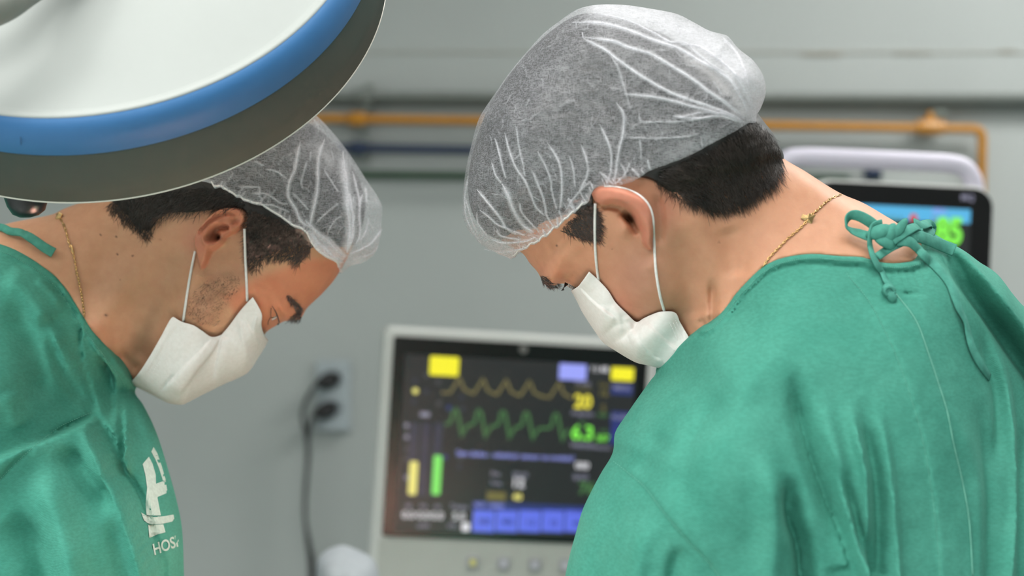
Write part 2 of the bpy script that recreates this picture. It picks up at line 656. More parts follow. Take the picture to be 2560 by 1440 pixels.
def pipe(name, pts, r, mat, label, fittings=(), out=0.035):
    root = empty(name, W(*pts[0], out))
    tag(root, label, 'pipe', 'painted pipes on the back wall')
    p3 = [W(a, b, out) for a, b in pts]
    q = []
    for i, p in enumerate(p3):          # rounded elbows
        if 0 < i < len(p3) - 1:
            d0, d1 = (p3[i - 1] - p).normalized(), (p3[i + 1] - p).normalized()
            for t in np.linspace(0, 1, 8):
                A, B = p + d0 * 0.022, p + d1 * 0.022
                q.append((1 - t) ** 2 * A + 2 * t * (1 - t) * p + t * t * B)
        else:
            q.append(p)
    tube('run', q, r, mat, root, 20)
    for fx, fy, kind in fittings:
        c = W(fx, fy, out)
        if kind == 'clamp':
            v, f = lathe_geo([(r, -0.016), (r * 1.55, -0.016), (r * 1.6, -0.012), (r * 1.6, 0.012), (r * 1.55, 0.016), (r, 0.016)], c, (1, 0, 0), 24)
            mesh_obj('coupling', v, f, mat, root)
            box('bracket', c + Vector((0.012, 0.018, 0.0)), (0.016, 0.034, 0.045), m_brk, root, 0.002)
        if kind == 'valve':
            v, f = lathe_geo([(r, -0.028), (r * 1.5, -0.028), (r * 1.75, -0.01), (r * 1.75, 0.01), (r * 1.5, 0.028), (r, 0.028)], c, (1, 0, 0), 8)
            mesh_obj('valve_body', v, f, mat, root, False)
            v, f = lathe_geo([(0.009, 0.0), (0.010, 0.022), (0.006, 0.026), (0.006, 0.032)], c, (0, 0, 1), 16)
            mesh_obj('valve_stem', v, f, mat, root)
            box('valve_handle', c + Vector((0.018, -0.002, 0.028)), (0.03, 0.014, 0.012), m_brk, root, 0.003)
    return root

pipe('wall_pipe', [(-900, 236), (700, 238), (3300, 246)], 0.0085, m_gry, 'uppermost grey conduit running across the whole wall',
     [(905, 237, 'clamp')])
pipe('wall_pipe', [(300, 252), (1300, 258), (3300, 268)], 0.0085, m_gry, 'second grey conduit just above the yellow pipe', out=0.012)
pipe('wall_pipe', [(-900, 283), (700, 294), (2456, 323), (2448, 760)], 0.0092, m_yel,
     'yellow gas pipe with a valve that turns down at right', [(893, 298, 'clamp'), (2326, 318, 'valve')])
pipe('wall_pipe', [(-900, 345), (860, 370), (2170, 394), (2181, 446)], 0.0092, m_navy, 'navy blue pipe below the yellow pipe',
     [(897, 371, 'clamp'), (2181, 430, 'clamp')])
pipe('wall_pipe', [(-900, 410), (860, 437), (2120, 450)], 0.0085, m_grn, 'dark green pipe, lowest on the wall')

# ------------------------------------------------------------------ power outlet with two plugs and cords
m_plate = plain('outlet_plate_plastic', srgb(172, 182, 187), 0.4)
m_blk = plain('black_plastic', (0.006, 0.006, 0.007), 0.45)
m_cord = plain('black_cord_rubber', (0.012, 0.012, 0.013), 0.6)
o = empty('wall_outlet', W(834, 990))
tag(o, 'grey wall outlet plate holding two black plugs', 'outlet')
a = W(834, 985, 0.006)
box('plate', a, (84 * kW, 0.012, 168 * kW), m_plate, o, 0.003)
for yy in (948, 1022):
    b = W(836, yy, 0.013)
    v, f = lathe_geo([(0.019, 0), (0.019, -0.003), (0.016, -0.003), (0.016, 0.0005)], b, (0, 1, 0), 28)
    mesh_obj('socket_ring', v, f, m_plate, o)
tag(box('wall_ledge', W(832, 1071, 0.012), (92 * kW, 0.024, 0.006), m_plate, None, 0.0015), 'thin grey ledge on the wall under the outlet plate', 'ledge')

def plug(px, py, path, label):
    r = empty('power_cord', W(px, py, 0.02))
    tag(r, label, 'power cord', 'black cords plugged into the wall outlet')
    v, f = lathe_geo([(0.017, 0.0), (0.018, 0.012), (0.016, 0.03), (0.010, 0.046), (0.006, 0.052)], W(px + 4, py, 0.012), (-0.45, -0.85, -0.12), 20)
    mesh_obj('plug', v, f, m_blk, r)
    pts = catmull([tuple(W(a, b, c)) for a, b, c in path], 8)
    tube('cord', pts, 0.0042, m_cord, r, 10)

plug(828, 948, [(808, 950, .055), (790, 962, .07), (766, 1000, .065), (757, 1040, .06), (764, 1080, .055), (771, 1130, .05), (766, 1200, .05),
                (762, 1280, .05), (768, 1350, .05), (776, 1440, .05), (776, 1700, .05), (770, 2300, .03)],
     'black power cord from the upper plug, drooping furthest left')
plug(822, 1022, [(802, 1024, .055), (787, 1035, .07), (775, 1062, .068), (770, 1100, .065), (768, 1160, .06), (763, 1230, .06), (763, 1300, .06),
                 (776, 1370, .06), (784, 1430, .06), (784, 1700, .06), (790, 2300, .04)],
     'black power cord from the lower plug, with the shorter bend')

# ------------------------------------------------------------------ equipment with screens
class Panel:
    """a plane through three pixels at given depths; places flat pieces given by their pixels"""
    def __init__(s, tl, tr, bl):
        A, B, C = P(*tl), P(*tr), P(*bl)
        s.o = A
        s.x = (B - A).normalized()
        d = C - A
        s.y = (d - s.x * d.dot(s.x)).normalized()
        s.n = s.x.cross(s.y)          # away from the camera
        if s.n.y < 0:
            s.n = -s.n
        s.R = Matrix((s.x, s.y, s.n)).transposed()
    def uv(s, px, py):
        r = Vector(((px - 1280) / F, 1, -(py - 720) / F))
        c = Vector((0, 0, CZ))
        t = (s.o - c).dot(s.n) / r.dot(s.n)
        d = c + r * t - s.o
        return d.dot(s.x), d.dot(s.y)
    def pt(s, u, v, out=0.0):
        return s.o + s.x * u + s.y * v - s.n * out
    def at(s, px, py, out=0.0):
        return s.pt(*s.uv(px, py), out)
    def slab(s, name, u0, v0, u1, v1, z0, z1, mat, parent, rad=0.0, bev=0.0, seg=6):
        """rounded rectangle slab from depth z0 (near, towards the viewer is positive) to z1"""
        pts = []
        r = max(min(rad, abs(u1 - u0) / 2 - 1e-5, abs(v1 - v0) / 2 - 1e-5), 1e-5)
        for cx, cy, a0 in ((u1 - r, v1 - r, 0), (u0 + r, v1 - r, 90), (u0 + r, v0 + r, 180), (u1 - r, v0 + r, 270)):
            for k in range(seg + 1):
                a = math.radians(a0 + 90 * k / seg)
                pts.append((cx + r * math.cos(a), cy + r * math.sin(a)))
        n = len(pts)
        cu, cv = (u0 + u1) / 2, (v0 + v1) / 2
        V, rings = [], []
        lay = [(z1, 0)]
        if bev > 0:
            lay += [(z0 - bev, 0), (z0 - bev * 0.3, bev * 0.3), (z0, bev)]
        else:
            lay += [(z0, 0)]
        for z, ins in lay:
            for (a, b) in pts:
                la, lb = a - cu, b - cv
                V.append(s.pt(cu + la * (1 - ins / max(abs(u1 - u0) / 2, 1e-6)), cv + lb * (1 - ins / max(abs(v1 - v0) / 2, 1e-6)), z))
        fc = []
        L = len(lay)
        for i in range(L - 1):
            for k in range(n):
                k2 = (k + 1) % n
                fc.append((i * n + k, i * n + k2, (i + 1) * n + k2, (i + 1) * n + k))
        fc.append(tuple(range((L - 1) * n, L * n)))
        fc.append(tuple(range(n))[::-1])
        return mesh_obj(name, V, fc, mat, parent, False)
    def slab_px(s, name, x0, y0, x1, y1, z0, z1, mat, parent, rad=0.0, bev=0.0):
        u0, v0 = s.uv(x0, y0)
        u1, _ = s.uv(x1, y0 + (x1 - x0) * 0.04)
        _, v1 = s.uv(x0, y1)
        return s.slab(name, u0, v0, u1, v1, z0, z1, mat, parent, rad, bev)
    def line(s, name, pts, width, out, mat, parent):
        """flat drawn stroke on the screen"""
        q = [s.uv(*p) for p in pts]
        V, fc = [], []
        for i, (u, v) in enumerate(q):
            a, b = q[max(i - 1, 0)], q[min(i + 1, len(q) - 1)]
            dx, dy = b[0] - a[0], b[1] - a[1]
            L = math.hypot(dx, dy) + 1e-9
            nx, ny = -dy / L * width / 2, dx / L * width / 2
            V += [s.pt(u + nx, v + ny, out), s.pt(u - nx, v - ny, out)]
        for i in range(len(q) - 1):
            fc.append((2 * i, 2 * i + 1, 2 * i + 3, 2 * i + 2))
        return mesh_obj(name, V, fc, mat, parent, False)
    def text(s, name, body, px, py, hpx, out, mat, parent, align='CENTER', bold=0.0, wscale=1.0):
        cu = bpy.data.curves.new(name, 'FONT')
        cu.body = body
        cu.align_x = align
        cu.align_y = 'CENTER'
        cu.size = 1.0
        cu.resolution_u = 3
        cu.offset = bold
        cu.fill_mode = 'FRONT'
        t = bpy.data.objects.new(name, cu)
        COL.objects.link(t)
        dg = bpy.context.evaluated_depsgraph_get()
        me = bpy.data.meshes.new_from_object(t.evaluated_get(dg))
        bpy.data.objects.remove(t)
        bpy.data.curves.remove(cu)
        u, v = s.uv(px, py)
        _, v2 = s.uv(px, py + hpx)
        k = (v2 - v) / 0.70
        V = [s.pt(u + p.co.x * k * wscale, v - p.co.y * k, out) for p in me.vertices]
        fc = [tuple(p.vertices) for p in me.polygons]
        bpy.data.meshes.remove(me)
        return mesh_obj(name, V, fc, mat, parent, False)

def glow(name, rgb, s=1.0):
    m, nt, bs = nt_new(name)
    bs.inputs['Base Color'].default_value = (0.01, 0.01, 0.01, 1)
    bs.inputs['Emission Color'].default_value = (*srgb(*rgb), 1)
    bs.inputs['Emission Strength'].default_value = s
    bs.inputs['Roughness'].default_value = 0.3
    return m

m_case = plain('white_equipment_plastic', srgb(205, 207, 204), 0.4, var=0.02)
m_case2 = plain('warm_grey_equipment_plastic', srgb(184, 186, 180), 0.45, var=0.02)
m_bezel = plain('black_glossy_bezel', (0.006, 0.006, 0.007), 0.25)
m_scr = glow('screen_dark', (34, 36, 38), 0.9)
m_btn = plain('grey_button_rubber', srgb(160, 160, 165), 0.5)
G = {
    'yellow': glow('screen_yellow', (240, 232, 40)), 'lilac': glow('screen_lilac', (150, 158, 240)),
    'blue': glow('screen_blue', (92, 108, 220)), 'navy': glow('screen_navy', (38, 50, 110)),
    'slate': glow('screen_slate', (46, 48, 66)), 'cream': glow('screen_cream', (226, 218, 120)),
    'green': glow('screen_green', (120, 222, 98)), 'white': glow('screen_white', (215, 215, 220)),
    'grey': glow('screen_grey', (130, 130, 150)), 'olive': glow('screen_olive', (120, 112, 68)),
    'dgreen': glow('screen_dark_green', (70, 116, 66)), 'num': glow('screen_number_yellow', (240, 228, 70)),
    'lime': glow('screen_lime', (130, 240, 80)), 'dull': glow('screen_dull_olive', (104, 98, 52)),
    'sky': glow('screen_sky', (86, 176, 222)), 'ink': glow('screen_ink', (40, 50, 120)), 'red': glow('screen_red', (210, 70, 60)),
    'char': glow('screen_charcoal', (66, 68, 74)),
}

# ---- ventilator
VP = Panel((985, 840, 2.25), (1620, 876, 2.30), (974, 1340, 2.25))
vent = empty('ventilator', (VP.o.x + 0.18, 2.32, 0.0))
tag(vent, 'white ventilator with a wide black screen showing yellow and green waves', 'ventilator')
pw = VP.uv(1620, 876)[0]
ph = VP.uv(974, 1340)[1]
VP.slab('housing', -0.0135, -0.0125, pw + 0.0135, ph + 0.11, -0.001, -0.085, m_case, vent, 0.012, 0.004)
VP.slab('screen_bezel', 0, 0, pw, ph, 0.0025, -0.003, m_bezel, vent, 0.004, 0.0)
VP.slab('control_strip', -0.004, ph + 0.003, pw + 0.004, ph + 0.102, 0.0012, -0.003, m_case2, vent, 0.008)
VP.slab('camera_dot', *[c - 0.0062 for c in VP.uv(1308, 873)], *[c + 0.0062 for c in VP.uv(1308, 873)], 0.0036, 0.001, plain('sensor_grey', srgb(110, 110, 108), 0.4), vent, 0.006)
for i, (bx, by) in enumerate(((1181, 1405), (1258, 1408), (1336, 1411), (1412, 1413), (1490, 1416))):
    u, v = VP.uv(bx, by)
    b = VP.slab('button', u - 0.009, v - 0.009, u + 0.009, v + 0.009, 0.005, 0.001, m_btn, vent, 0.004, 0.001)
    VP.slab('button_icon', u - 0.004, v - 0.0045, u + 0.004, v + 0.0045, 0.0055, 0.003,
            plain('button_icon_yellow', srgb(222, 216, 120), 0.5) if i == 0 else plain('button_icon_white', srgb(205, 205, 215), 0.5), b, 0.002)
# pedestal below the frame
box('pedestal', (vent.location.x, 2.36, 0.62), (0.09, 0.09, 1.0), m_case2, vent, 0.01)
box('cart_base', (vent.location.x, 2.34, 0.06), (0.46, 0.44, 0.10), m_case2, vent, 0.02)
scr = VP.slab_px('screen', 1013, 884, 1590, 1328, 0.0032, 0.0005, m_scr, vent, 0.002)
Z1 = 0.0040
SS = lambda n, x0, y0, x1, y1, col, rad=0.0, z=Z1: VP.slab_px(n, x0, y0, x1, y1, z, z - 0.0006, G[col], scr, rad)
ST = lambda n, b, x, y, h, col, bold=0.02, z=Z1 + 0.0004, ws=1.0: VP.text(n, b, x, y, h, z, G[col], scr, 'CENTER', bold, ws)
SS('alarm_tile', 1075, 889, 1148, 937, 'yellow', 0.003)
SS('mode_tile', 1398, 908, 1466, 948, 'lilac', 0.002)
SS('side_tile', 1528, 917, 1584, 950, 'yellow', 0.002)
ST('clock_text', '11:48', 1497, 923, 14, 'white')
SS('side_key', 1527, 958, 1581, 985, 'navy')
ST('side_key_text', 'MENU', 1554, 970, 11, 'grey', z=Z1 + 0.0008)
SS('side_key', 1527, 1028, 1578, 1062, 'navy')
ST('side_key_text', 'ALARM', 1552, 1043, 11, 'grey', z=Z1 + 0.0008)
SS('side_key', 1527, 1064, 1562, 1110, 'ink')
# waveform traces
yw = [(1104, 981)]
for p in (1148, 1207, 1265, 1323, 1397):
    k = (p - 1148) * 0.045
    yw += [(p - 24, 982 + k), (p - 8, 957 + k), (p, 943 + k), (p + 5, 955 + k), (p + 10, 972 + k), (p + 20, 978 + k), (p + 32, 983 + k)]
VP.line('pressure_trace', yw, 0.0030, Z1 + 0.0002, G['olive'], scr)
gw = [(1112, 1060)]
for p in (1138, 1197, 1257, 1315, 1389):
    k = (p - 1138) * 0.045
    gw += [(p - 16, 1058 + k), (p - 10, 1050 + k), (p - 6, 1028 + k), (p, 1021 + k), (p + 5, 1027 + k), (p + 12, 1068 + k), (p + 16, 1092 + k), (p + 22, 1075 + k), (p + 32, 1062 + k)]
VP.line('flow_trace', gw, 0.0034, Z1 + 0.0003, G['dgreen'], scr)
# gauge dots and bars at left
for dx, dy, col in ((1037, 952, 'slate'), (1095, 955, 'char'), (1038, 977, 'cream'), (1065, 978, 'slate'), (1034, 1004, 'slate'), (1097, 1008, 'char'),
                    (1066, 938, 'char'), (1153, 993, 'slate'), (1156, 1021, 'slate'), (1122, 1019, 'navy'), (1151, 1144, 'char'), (1148, 1166, 'slate'), (1112, 1142, 'navy')):
    u, v = VP.uv(dx, dy)
    r = 0.0042 if col == 'cream' else 0.0034
    VP.slab('gauge_dot', u - r, v - r, u + r, v + r, Z1, Z1 - 0.0005, G[col], scr, r)
SS('gauge_caption', 1050, 1029, 1074, 1041, 'grey', 0.002)
for i, (x0, h, col) in enumerate(((1026, 1152, 'cream'), (1055, 0, ''), (1086, 1137, 'green'))):
    SS('bar_track', x0, 1056, x0 + 21, 1240, 'slate')
    if h:
        SS('bar_fill', x0 - 2, h, x0 + 19, 1236, col, 0.003, Z1 + 0.0005)
for yy in (1063, 1092, 1122, 1147, 1193):
    u, v = VP.uv(1016, yy)
    VP.slab('scale_mark', u - 0.0032, v - 0.0032, u + 0.0032, v + 0.0032, Z1, Z1 - 0.0005, G['grey' if yy in (1063, 1092, 1193) else 'char'], scr, 0.003)
ST('message_text', 'Sem dados - substituir sensor ou modulo?', 1288, 1139, 13, 'lilac', 0.012, ws=0.94)
ST('readout', '20', 1456, 1005, 33, 'num', 0.03, ws=0.95)
ST('readout', '6.3', 1455, 1083, 34, 'lime', 0.03, ws=0.95)
ST('caption', 'VCexp', 1456, 957, 10, 'grey')
ST('caption', 'cmH2O', 1456, 971, 9, 'dull')
ST('caption', 'Freq/min', 1455, 1034, 11, 'grey')
ST('caption', 'FiO', 1455, 1058, 9, 'dgreen')
ST('caption', 'Vol/min', 1455, 1113, 14, 'grey')
ST('readout', '16', 1507, 983, 18, 'dull')
ST('caption', 'Ppico', 1512, 962, 10, 'dull')
ST('readout', '5', 1507, 1021, 18, 'dull')
ST('caption', 'PEEP', 1505, 1038, 9, 'dgreen')
ST('readout', '507', 1505, 1096, 15, 'lime')
ST('caption', 'VTE', 1507, 1079, 9, 'dgreen')
ST('caption', 'mL/cm', 1505, 1118, 10, 'grey')
ST('readout', '000', 1454, 1164, 16, 'white', 0.03)
ST('caption', 'SpO2', 1450, 1192, 12, 'grey')
ST('readout', '76', 1466, 1222, 30, 'dgreen', 0.03)
ST('caption', 'Pos', 1238, 1184, 11, 'grey')
ST('caption', '20:10', 1299, 1187, 12, 'grey')
ST('caption', 'Freq', 1239, 1207, 10, 'grey')
ST('readout', '12', 1294, 1207, 23, 'white', 0.03)
SS('status_tile', 1217, 1228, 1264, 1250, 'dull', 0.001)
ST('readout', '40', 1292, 1242, 16, 'cream', 0.04)
for cx, b1, b2 in ((1020, 'ap', '0.0'), (1057, 'ins', '0.0'), (1092, 'ex', '0.0'), (1146, 'Tempo', '5.0')):
    ST('caption', b1, cx + 1, 1262 + (cx - 1020) * 0.03, 11, 'grey')
    ST('readout', b2, cx, 1287 + (cx - 1020) * 0.03, 18, 'white', 0.02)
ST('caption', 'cmH', 1057, 1313, 11, 'grey')
ST('caption', 'VTI', 1128, 1315, 11, 'grey')
SS('corner_key', 1154, 1305, 1174, 1327, 'white', 0.003)
SS('key_header', 1182, 1253, 1590, 1272, 'navy')
ST('key_header_text', 'VCV - adulto', 1222, 1262, 10, 'lilac', z=Z1 + 0.0008)
for i in range(7):
    x0 = 1183 + i * 57.5
    SS('soft_key', x0, 1274, min(x0 + 54, 1588), 1328, 'blue')
    ST('soft_key_text', ('500', '400', '1:2', '15', '40', '5', '30')[i], x0 + 27, 1303 + i * 1.2, 14, 'ink', 0.02, z=Z1 + 0.0008)

# ---- patient monitor
MP = Panel((2034, 452, 2.18), (2482, 474, 2.20), (2024, 800, 2.18))
mon = empty('patient_monitor', (MP.o.x + 0.12, 2.25, 0.0))
tag(mon, 'black patient monitor with a white carrying handle showing green 85', 'monitor')
mw = MP.uv(2482, 474)[0]
mh = MP.uv(2024, 800)[1]
MP.slab('housing', -0.004, -0.004, mw + 0.003, mh, -0.004, -0.09, m_case, mon, 0.028, 0.004)
MP.slab('screen_bezel', 0, 0, mw, mh - 0.004, 0.003, -0.006, m_bezel, mon, 0.026, 0.001)
s2 = MP.slab_px('screen', 2075, 505, 2426, 760, 0.0036, 0.001, m_scr, mon)
MP.slab_px('header_bar', 2080, 508, 2424, 543, 0.0044, 0.0037, G['sky'], s2)
MP.text('readout', '85', 2370, 581, 62, 0.0046, G['lime'], s2, 'CENTER', 0.05, 0.78)
u, v = MP.uv(2281, 545)
MP.slab('heart_icon', u - 0.005, v - 0.005, u + 0.005, v + 0.005, 0.005, 0.0045, G['red'], s2, 0.004)
MP.text('header_text', 'ADU', 2345, 528, 12, 0.0052, G['lilac'], s2, 'CENTER', 0.03)
MP.text('caption', 'FC', 2335, 548, 10, 0.0046, G['grey'], s2, 'CENTER', 0.03)
MP.text('caption', 'ECG II', 2228, 549, 13, 0.0046, G['dgreen'], s2, 'CENTER', 0.03)
MP.text('model_mark', 'MQ', 2416, 495, 15, 0.0044, G['grey'], mon, 'CENTER', 0.03)
m_hand = plain('lilac_white_handle_plastic', srgb(208, 204, 220), 0.4, var=0.02)
hp = [MP.at(x, y, -0.02) for x, y in ((1962, 470), (1960, 425), (1978, 398), (2020, 391), (2120, 394), (2300, 402), (2390, 408), (2426, 420), (2444, 446), (2450, 480))]
hp = [tuple(p) for p in hp]
tube('carrying_handle', catmull(hp, 8), 0.0135, m_hand, mon, 16, 0.8)
box('stand_pole', (mon.location.x, 2.27, 0.65), (0.05, 0.05, 1.1), m_case2, mon, 0.01)
box('stand_base', (mon.location.x, 2.27, 0.05), (0.5, 0.45, 0.08), m_case2, mon, 0.02)

# ---- rounded pale thing at the bottom edge
m_pale = plain('pale_grey_cloth', srgb(178, 184, 190), 0.7, var=0.1, scale=25)
tp = TPS([(700, 1300, 0, .05), (1000, 1300, 0, .05), (700, 1700, 0, .07), (1000, 1700, 0, .07), (860, 1450, 0, .07)])
vo = Volume(1.95, (740, 1330, 990, 1760), 0.004, tp,
            [(792, 1440), (796, 1395), (812, 1378), (836, 1368), (856, 1364), (878, 1372), (905, 1384), (930, 1400), (946, 1440), (955, 1560), (950, 1730), (790, 1730), (785, 1560)], 0.035)
vo.ridge([(856, 1366), (850, 1440), (846, 1560)], -0.008, 22, 0.05, 0.05)
vo.ridge([(905, 1386), (915, 1440), (918, 1560)], -0.005, 16, 0.1, 0.05)
vo.update()
v, q = vo.mesh()
bag = mesh_obj('breathing_bag', v, q, m_pale)
tag(bag, 'pale grey rounded bag at the bottom edge beside the ventilator', 'bag')
# ------------------------------------------------------------------ surgical light
m_dome = plain('lamp_white_paint', srgb(178, 183, 181), 0.65, var=0.02, scale=12)
m_blue = plain('lamp_blue_band', (0.045, 0.165, 0.38), 0.52, var=0.03, spec=0.3)
m_skirt = plain('lamp_shaded_skirt', (0.058, 0.078, 0.070), 0.8, var=0.02, spec=0.05)  # white plastic skirt; its shade is put into this dark base colour
m_lip = plain('lamp_clear_rim', srgb(225, 222, 210), 0.2)
m_arm = plain('lamp_arm_grey', srgb(120, 124, 118), 0.4)
m_lens = plain('lamp_lens', (0.8, 0.78, 0.72), 0.2, emit=(1.0, 0.9, 0.78), es=0.6)
LC = Vector((-0.3206, 1.2147, CZ + 0.2908))
th, phi = 0.6002, -1.5621
LN = Vector((math.cos(th) * math.cos(phi), math.cos(th) * math.sin(phi), math.sin(th)))
RC = 0.22
lamp = empty('surgical_light', LC - LN * 0.05)
tag(lamp, 'large round surgical light with white top, blue band and shade-darkened skirt', 'surgical light')
ra, rb = 0.9481 * RC, 0.9852 * RC
def lat(name, prof, mat, par=None, seg=160):
    v, f = lathe_geo(prof, LC, LN, seg, False)
    return mesh_obj(name, v, f, mat, par or lamp)
dome = lat('dome', [(0.0005, 0.022), (0.05, 0.0205), (0.10, 0.016), (0.15, 0.0085), (0.185, 0.001), (ra - 0.008, -0.0030), (ra - 0.005, -0.0036), (ra - 0.003, -0.0022), (ra - 0.001, -0.0016), (ra + 0.0004, -0.0024), (ra + 0.0008, -0.006)], m_dome)
lat('blue_band', [(ra, -0.003), (ra + 0.0035, -0.0035), (ra + 0.007, -0.0075), (ra + 0.0095, -0.012), (rb + 0.0022, -0.018), (rb + 0.002, -0.026), (rb, -0.034)], m_blue)
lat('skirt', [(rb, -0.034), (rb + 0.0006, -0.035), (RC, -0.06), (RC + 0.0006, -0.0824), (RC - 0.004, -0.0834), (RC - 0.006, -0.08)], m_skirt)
lat('lower_rim', [(RC + 0.0003, -0.0826), (RC + 0.0012, -0.0832), (RC + 0.0006, -0.0842), (RC - 0.006, -0.0845), (RC - 0.012, -0.0842)], m_lip)
lens = lat('lens', [(RC - 0.010, -0.082), (RC * 0.6, -0.0865), (0.0005, -0.088)], m_lens)
# seam of the blue band
def rim_pt(px, py, R, h):
    """the point of the ring (R, h) that projects nearest to a pixel"""
    a = LN.cross(Vector((0, 0, 1))).normalized()
    b = LN.cross(a)
    best = None
    for k in range(1440):
        t = 2 * math.pi * k / 1440
        p = LC + LN * h + (a * math.cos(t) + b * math.sin(t)) * R
        x, y = 1280 + F * p.x / p.y, 720 - F * (p.z - CZ) / p.y
        d = (x - px) ** 2 + (y - py) ** 2
        if best is None or d < best[0]:
            best = (d, p, (a * math.cos(t) + b * math.sin(t)))
    return best[1], best[2]
p0, d0 = rim_pt(50, 300, ra + 0.004, -0.006)
tube('band_seam', [tuple(p0 + d0 * k * 0.9 - LN * k * 1.3 + d0 * 0.0006) for k in np.linspace(-0.002, 0.009, 8)], 0.00035, plain('band_seam_dark', (0.03, 0.09, 0.2), 0.6), lamp, 6)
# black handle below the lower rim
p1, d1 = rim_pt(62, 480, RC - 0.03, -0.09)
hb = P(62, 470, p1.y + 0.02)
v, f = lathe_geo([(0.0165, 0.03), (0.0170, 0.0), (0.0150, -0.012), (0.0120, -0.0185), (0.0070, -0.0215), (0.0005, -0.0225)], hb, (-0.12, -0.15, 1), 40)
mesh_obj('handle', v, f, plain('lamp_handle_black', (0.006, 0.006, 0.008), 0.3), lamp)
# yoke arm crossing the top corner, going up to the ceiling
pv = LC + Vector((-1, 0, 0)) * (RC * 0.72) + Vector((0, -0.565, -0.825)) * (RC * 0.69) - LN * 0.03
v, f = lathe_geo([(0.02, -0.012), (0.02, 0.03), (0.016, 0.036), (0.0005, 0.037)], pv, (-0.7, -0.3, -0.6), 32)
mesh_obj('yoke_pivot', v, f, m_arm, lamp)
ya = [pv + Vector((-0.022, -0.01, -0.018)), P(-390, 130, 1.06), P(-200, 76, 1.06), P(-20, 22, 1.08), P(70, -34, 1.10), P(210, -130, 1.14), P(330, -330, 1.2)]
tube('yoke_arm', catmull([tuple(p) for p in ya], 8), 0.0125, m_arm, lamp, 20)
top = ya[-1]
tube('ceiling_arm', [tuple(top), (top.x + 0.02, top.y + 0.02, 2.2), (top.x + 0.02, top.y + 0.02, CEIL)], 0.02, m_arm, lamp, 20)
v, f = lathe_geo([(0.035, -0.03), (0.035, 0.0), (0.02, 0.012)], LC + LN * 0.03, LN, 32)
# the lamp's own light, from its lens towards the operating field
l = bpy.data.lights.new('surgical_light_beam', 'AREA')
l.shape = 'DISK'
l.size = 0.08
l.energy = 110
l.color = (1.0, 0.93, 0.84)
l.spread = math.radians(24)
lo = bpy.data.objects.new('surgical_light_beam', l)
COL.objects.link(lo)
lo.location = LC - LN * 0.105 + Vector((0.03, -0.0735, -0.107))
lo.rotation_euler = (Vector((-0.02, 1.24, 1.02)) - Vector(lo.location)).to_track_quat('-Z', 'Y').to_euler()
# ------------------------------------------------------------------ cloth, skin, hair materials
def skin_material(name, dark=1.0):
    m, nt, bs = nt_new(name)
    a = nt.nodes.new('ShaderNodeAttribute')
    a.attribute_name = 'Col'
    n = noise_node(nt, 90, 3, 0.6)
    c = mixcol(nt, 1.0, a.outputs['Color'], ramp(nt, n, [(0.25, (0.88, 0.84, 0.82)), (0.75, (1.0, 1.0, 1.0))]), 'MULTIPLY')
    link(nt, c, bs.inputs['Base Color'])
    bs.inputs['Roughness'].default_value = 0.52
    bs.inputs['Specular IOR Level'].default_value = 0.35
    bs.inputs['Subsurface Weight'].default_value = 0.22
    bs.inputs['Subsurface Radius'].default_value = (1.0, 0.32, 0.16)
    bs.inputs['Subsurface Scale'].default_value = 0.006
    p = noise_node(nt, 900, 1, 0.6)
    bump(nt, bs, p, 0.12, 0.0006)
    return m
m_skin = skin_material('skin')

m_gown, nt, bs = nt_new('green_cotton')
n1 = noise_node(nt, 22, 4, 0.6)
n2 = noise_node(nt, 260, 2, 0.6, stretch=((1, 1, 2.2), (0.2, 0.3, 0.4)))
c = ramp(nt, n1, [(0.3, (0.056, 0.275, 0.208)), (0.7, (0.078, 0.325, 0.250))])
c2 = mixcol(nt, 0.35, c, ramp(nt, n2, [(0.35, (0.55, 0.6, 0.58)), (0.65, (1.0, 1.0, 1.0))]), 'MULTIPLY')
link(nt, c2, bs.inputs['Base Color'])
bs.inputs['Roughness'].default_value = 0.85
bs.inputs['Specular IOR Level'].default_value = 0.2
bs.inputs['Sheen Weight'].default_value = 0.10
bs.inputs['Sheen Roughness'].default_value = 0.4
bs.inputs['Sheen Tint'].default_value = (0.4, 1.0, 0.8, 1)
tc = nt.nodes.new('ShaderNodeTexCoord')
wv = nt.nodes.new('ShaderNodeTexWave')
wv.bands_direction = 'DIAGONAL'
wv.inputs['Scale'].default_value = 420
wv.inputs['Distortion'].default_value = 1.5
wv.inputs['Detail'].default_value = 1.0
link(nt, tc.outputs['Object'], wv.inputs['Vector'])
hh = math_node(nt, 'ADD', math_node(nt, 'MULTIPLY', wv.outputs['Fac'], 0.5), n2)
bump(nt, bs, hh, 0.18, 0.0008)
m_trim = plain('green_cotton_trim', (0.078, 0.30, 0.238), 0.85, var=0.16, scale=160, spec=0.2)
m_thread = plain('pale_green_thread', (0.16, 0.44, 0.345), 0.8, var=0.1, scale=200)
m_print = plain('white_fabric_print', srgb(212, 222, 210), 0.8, var=0.1, scale=350)

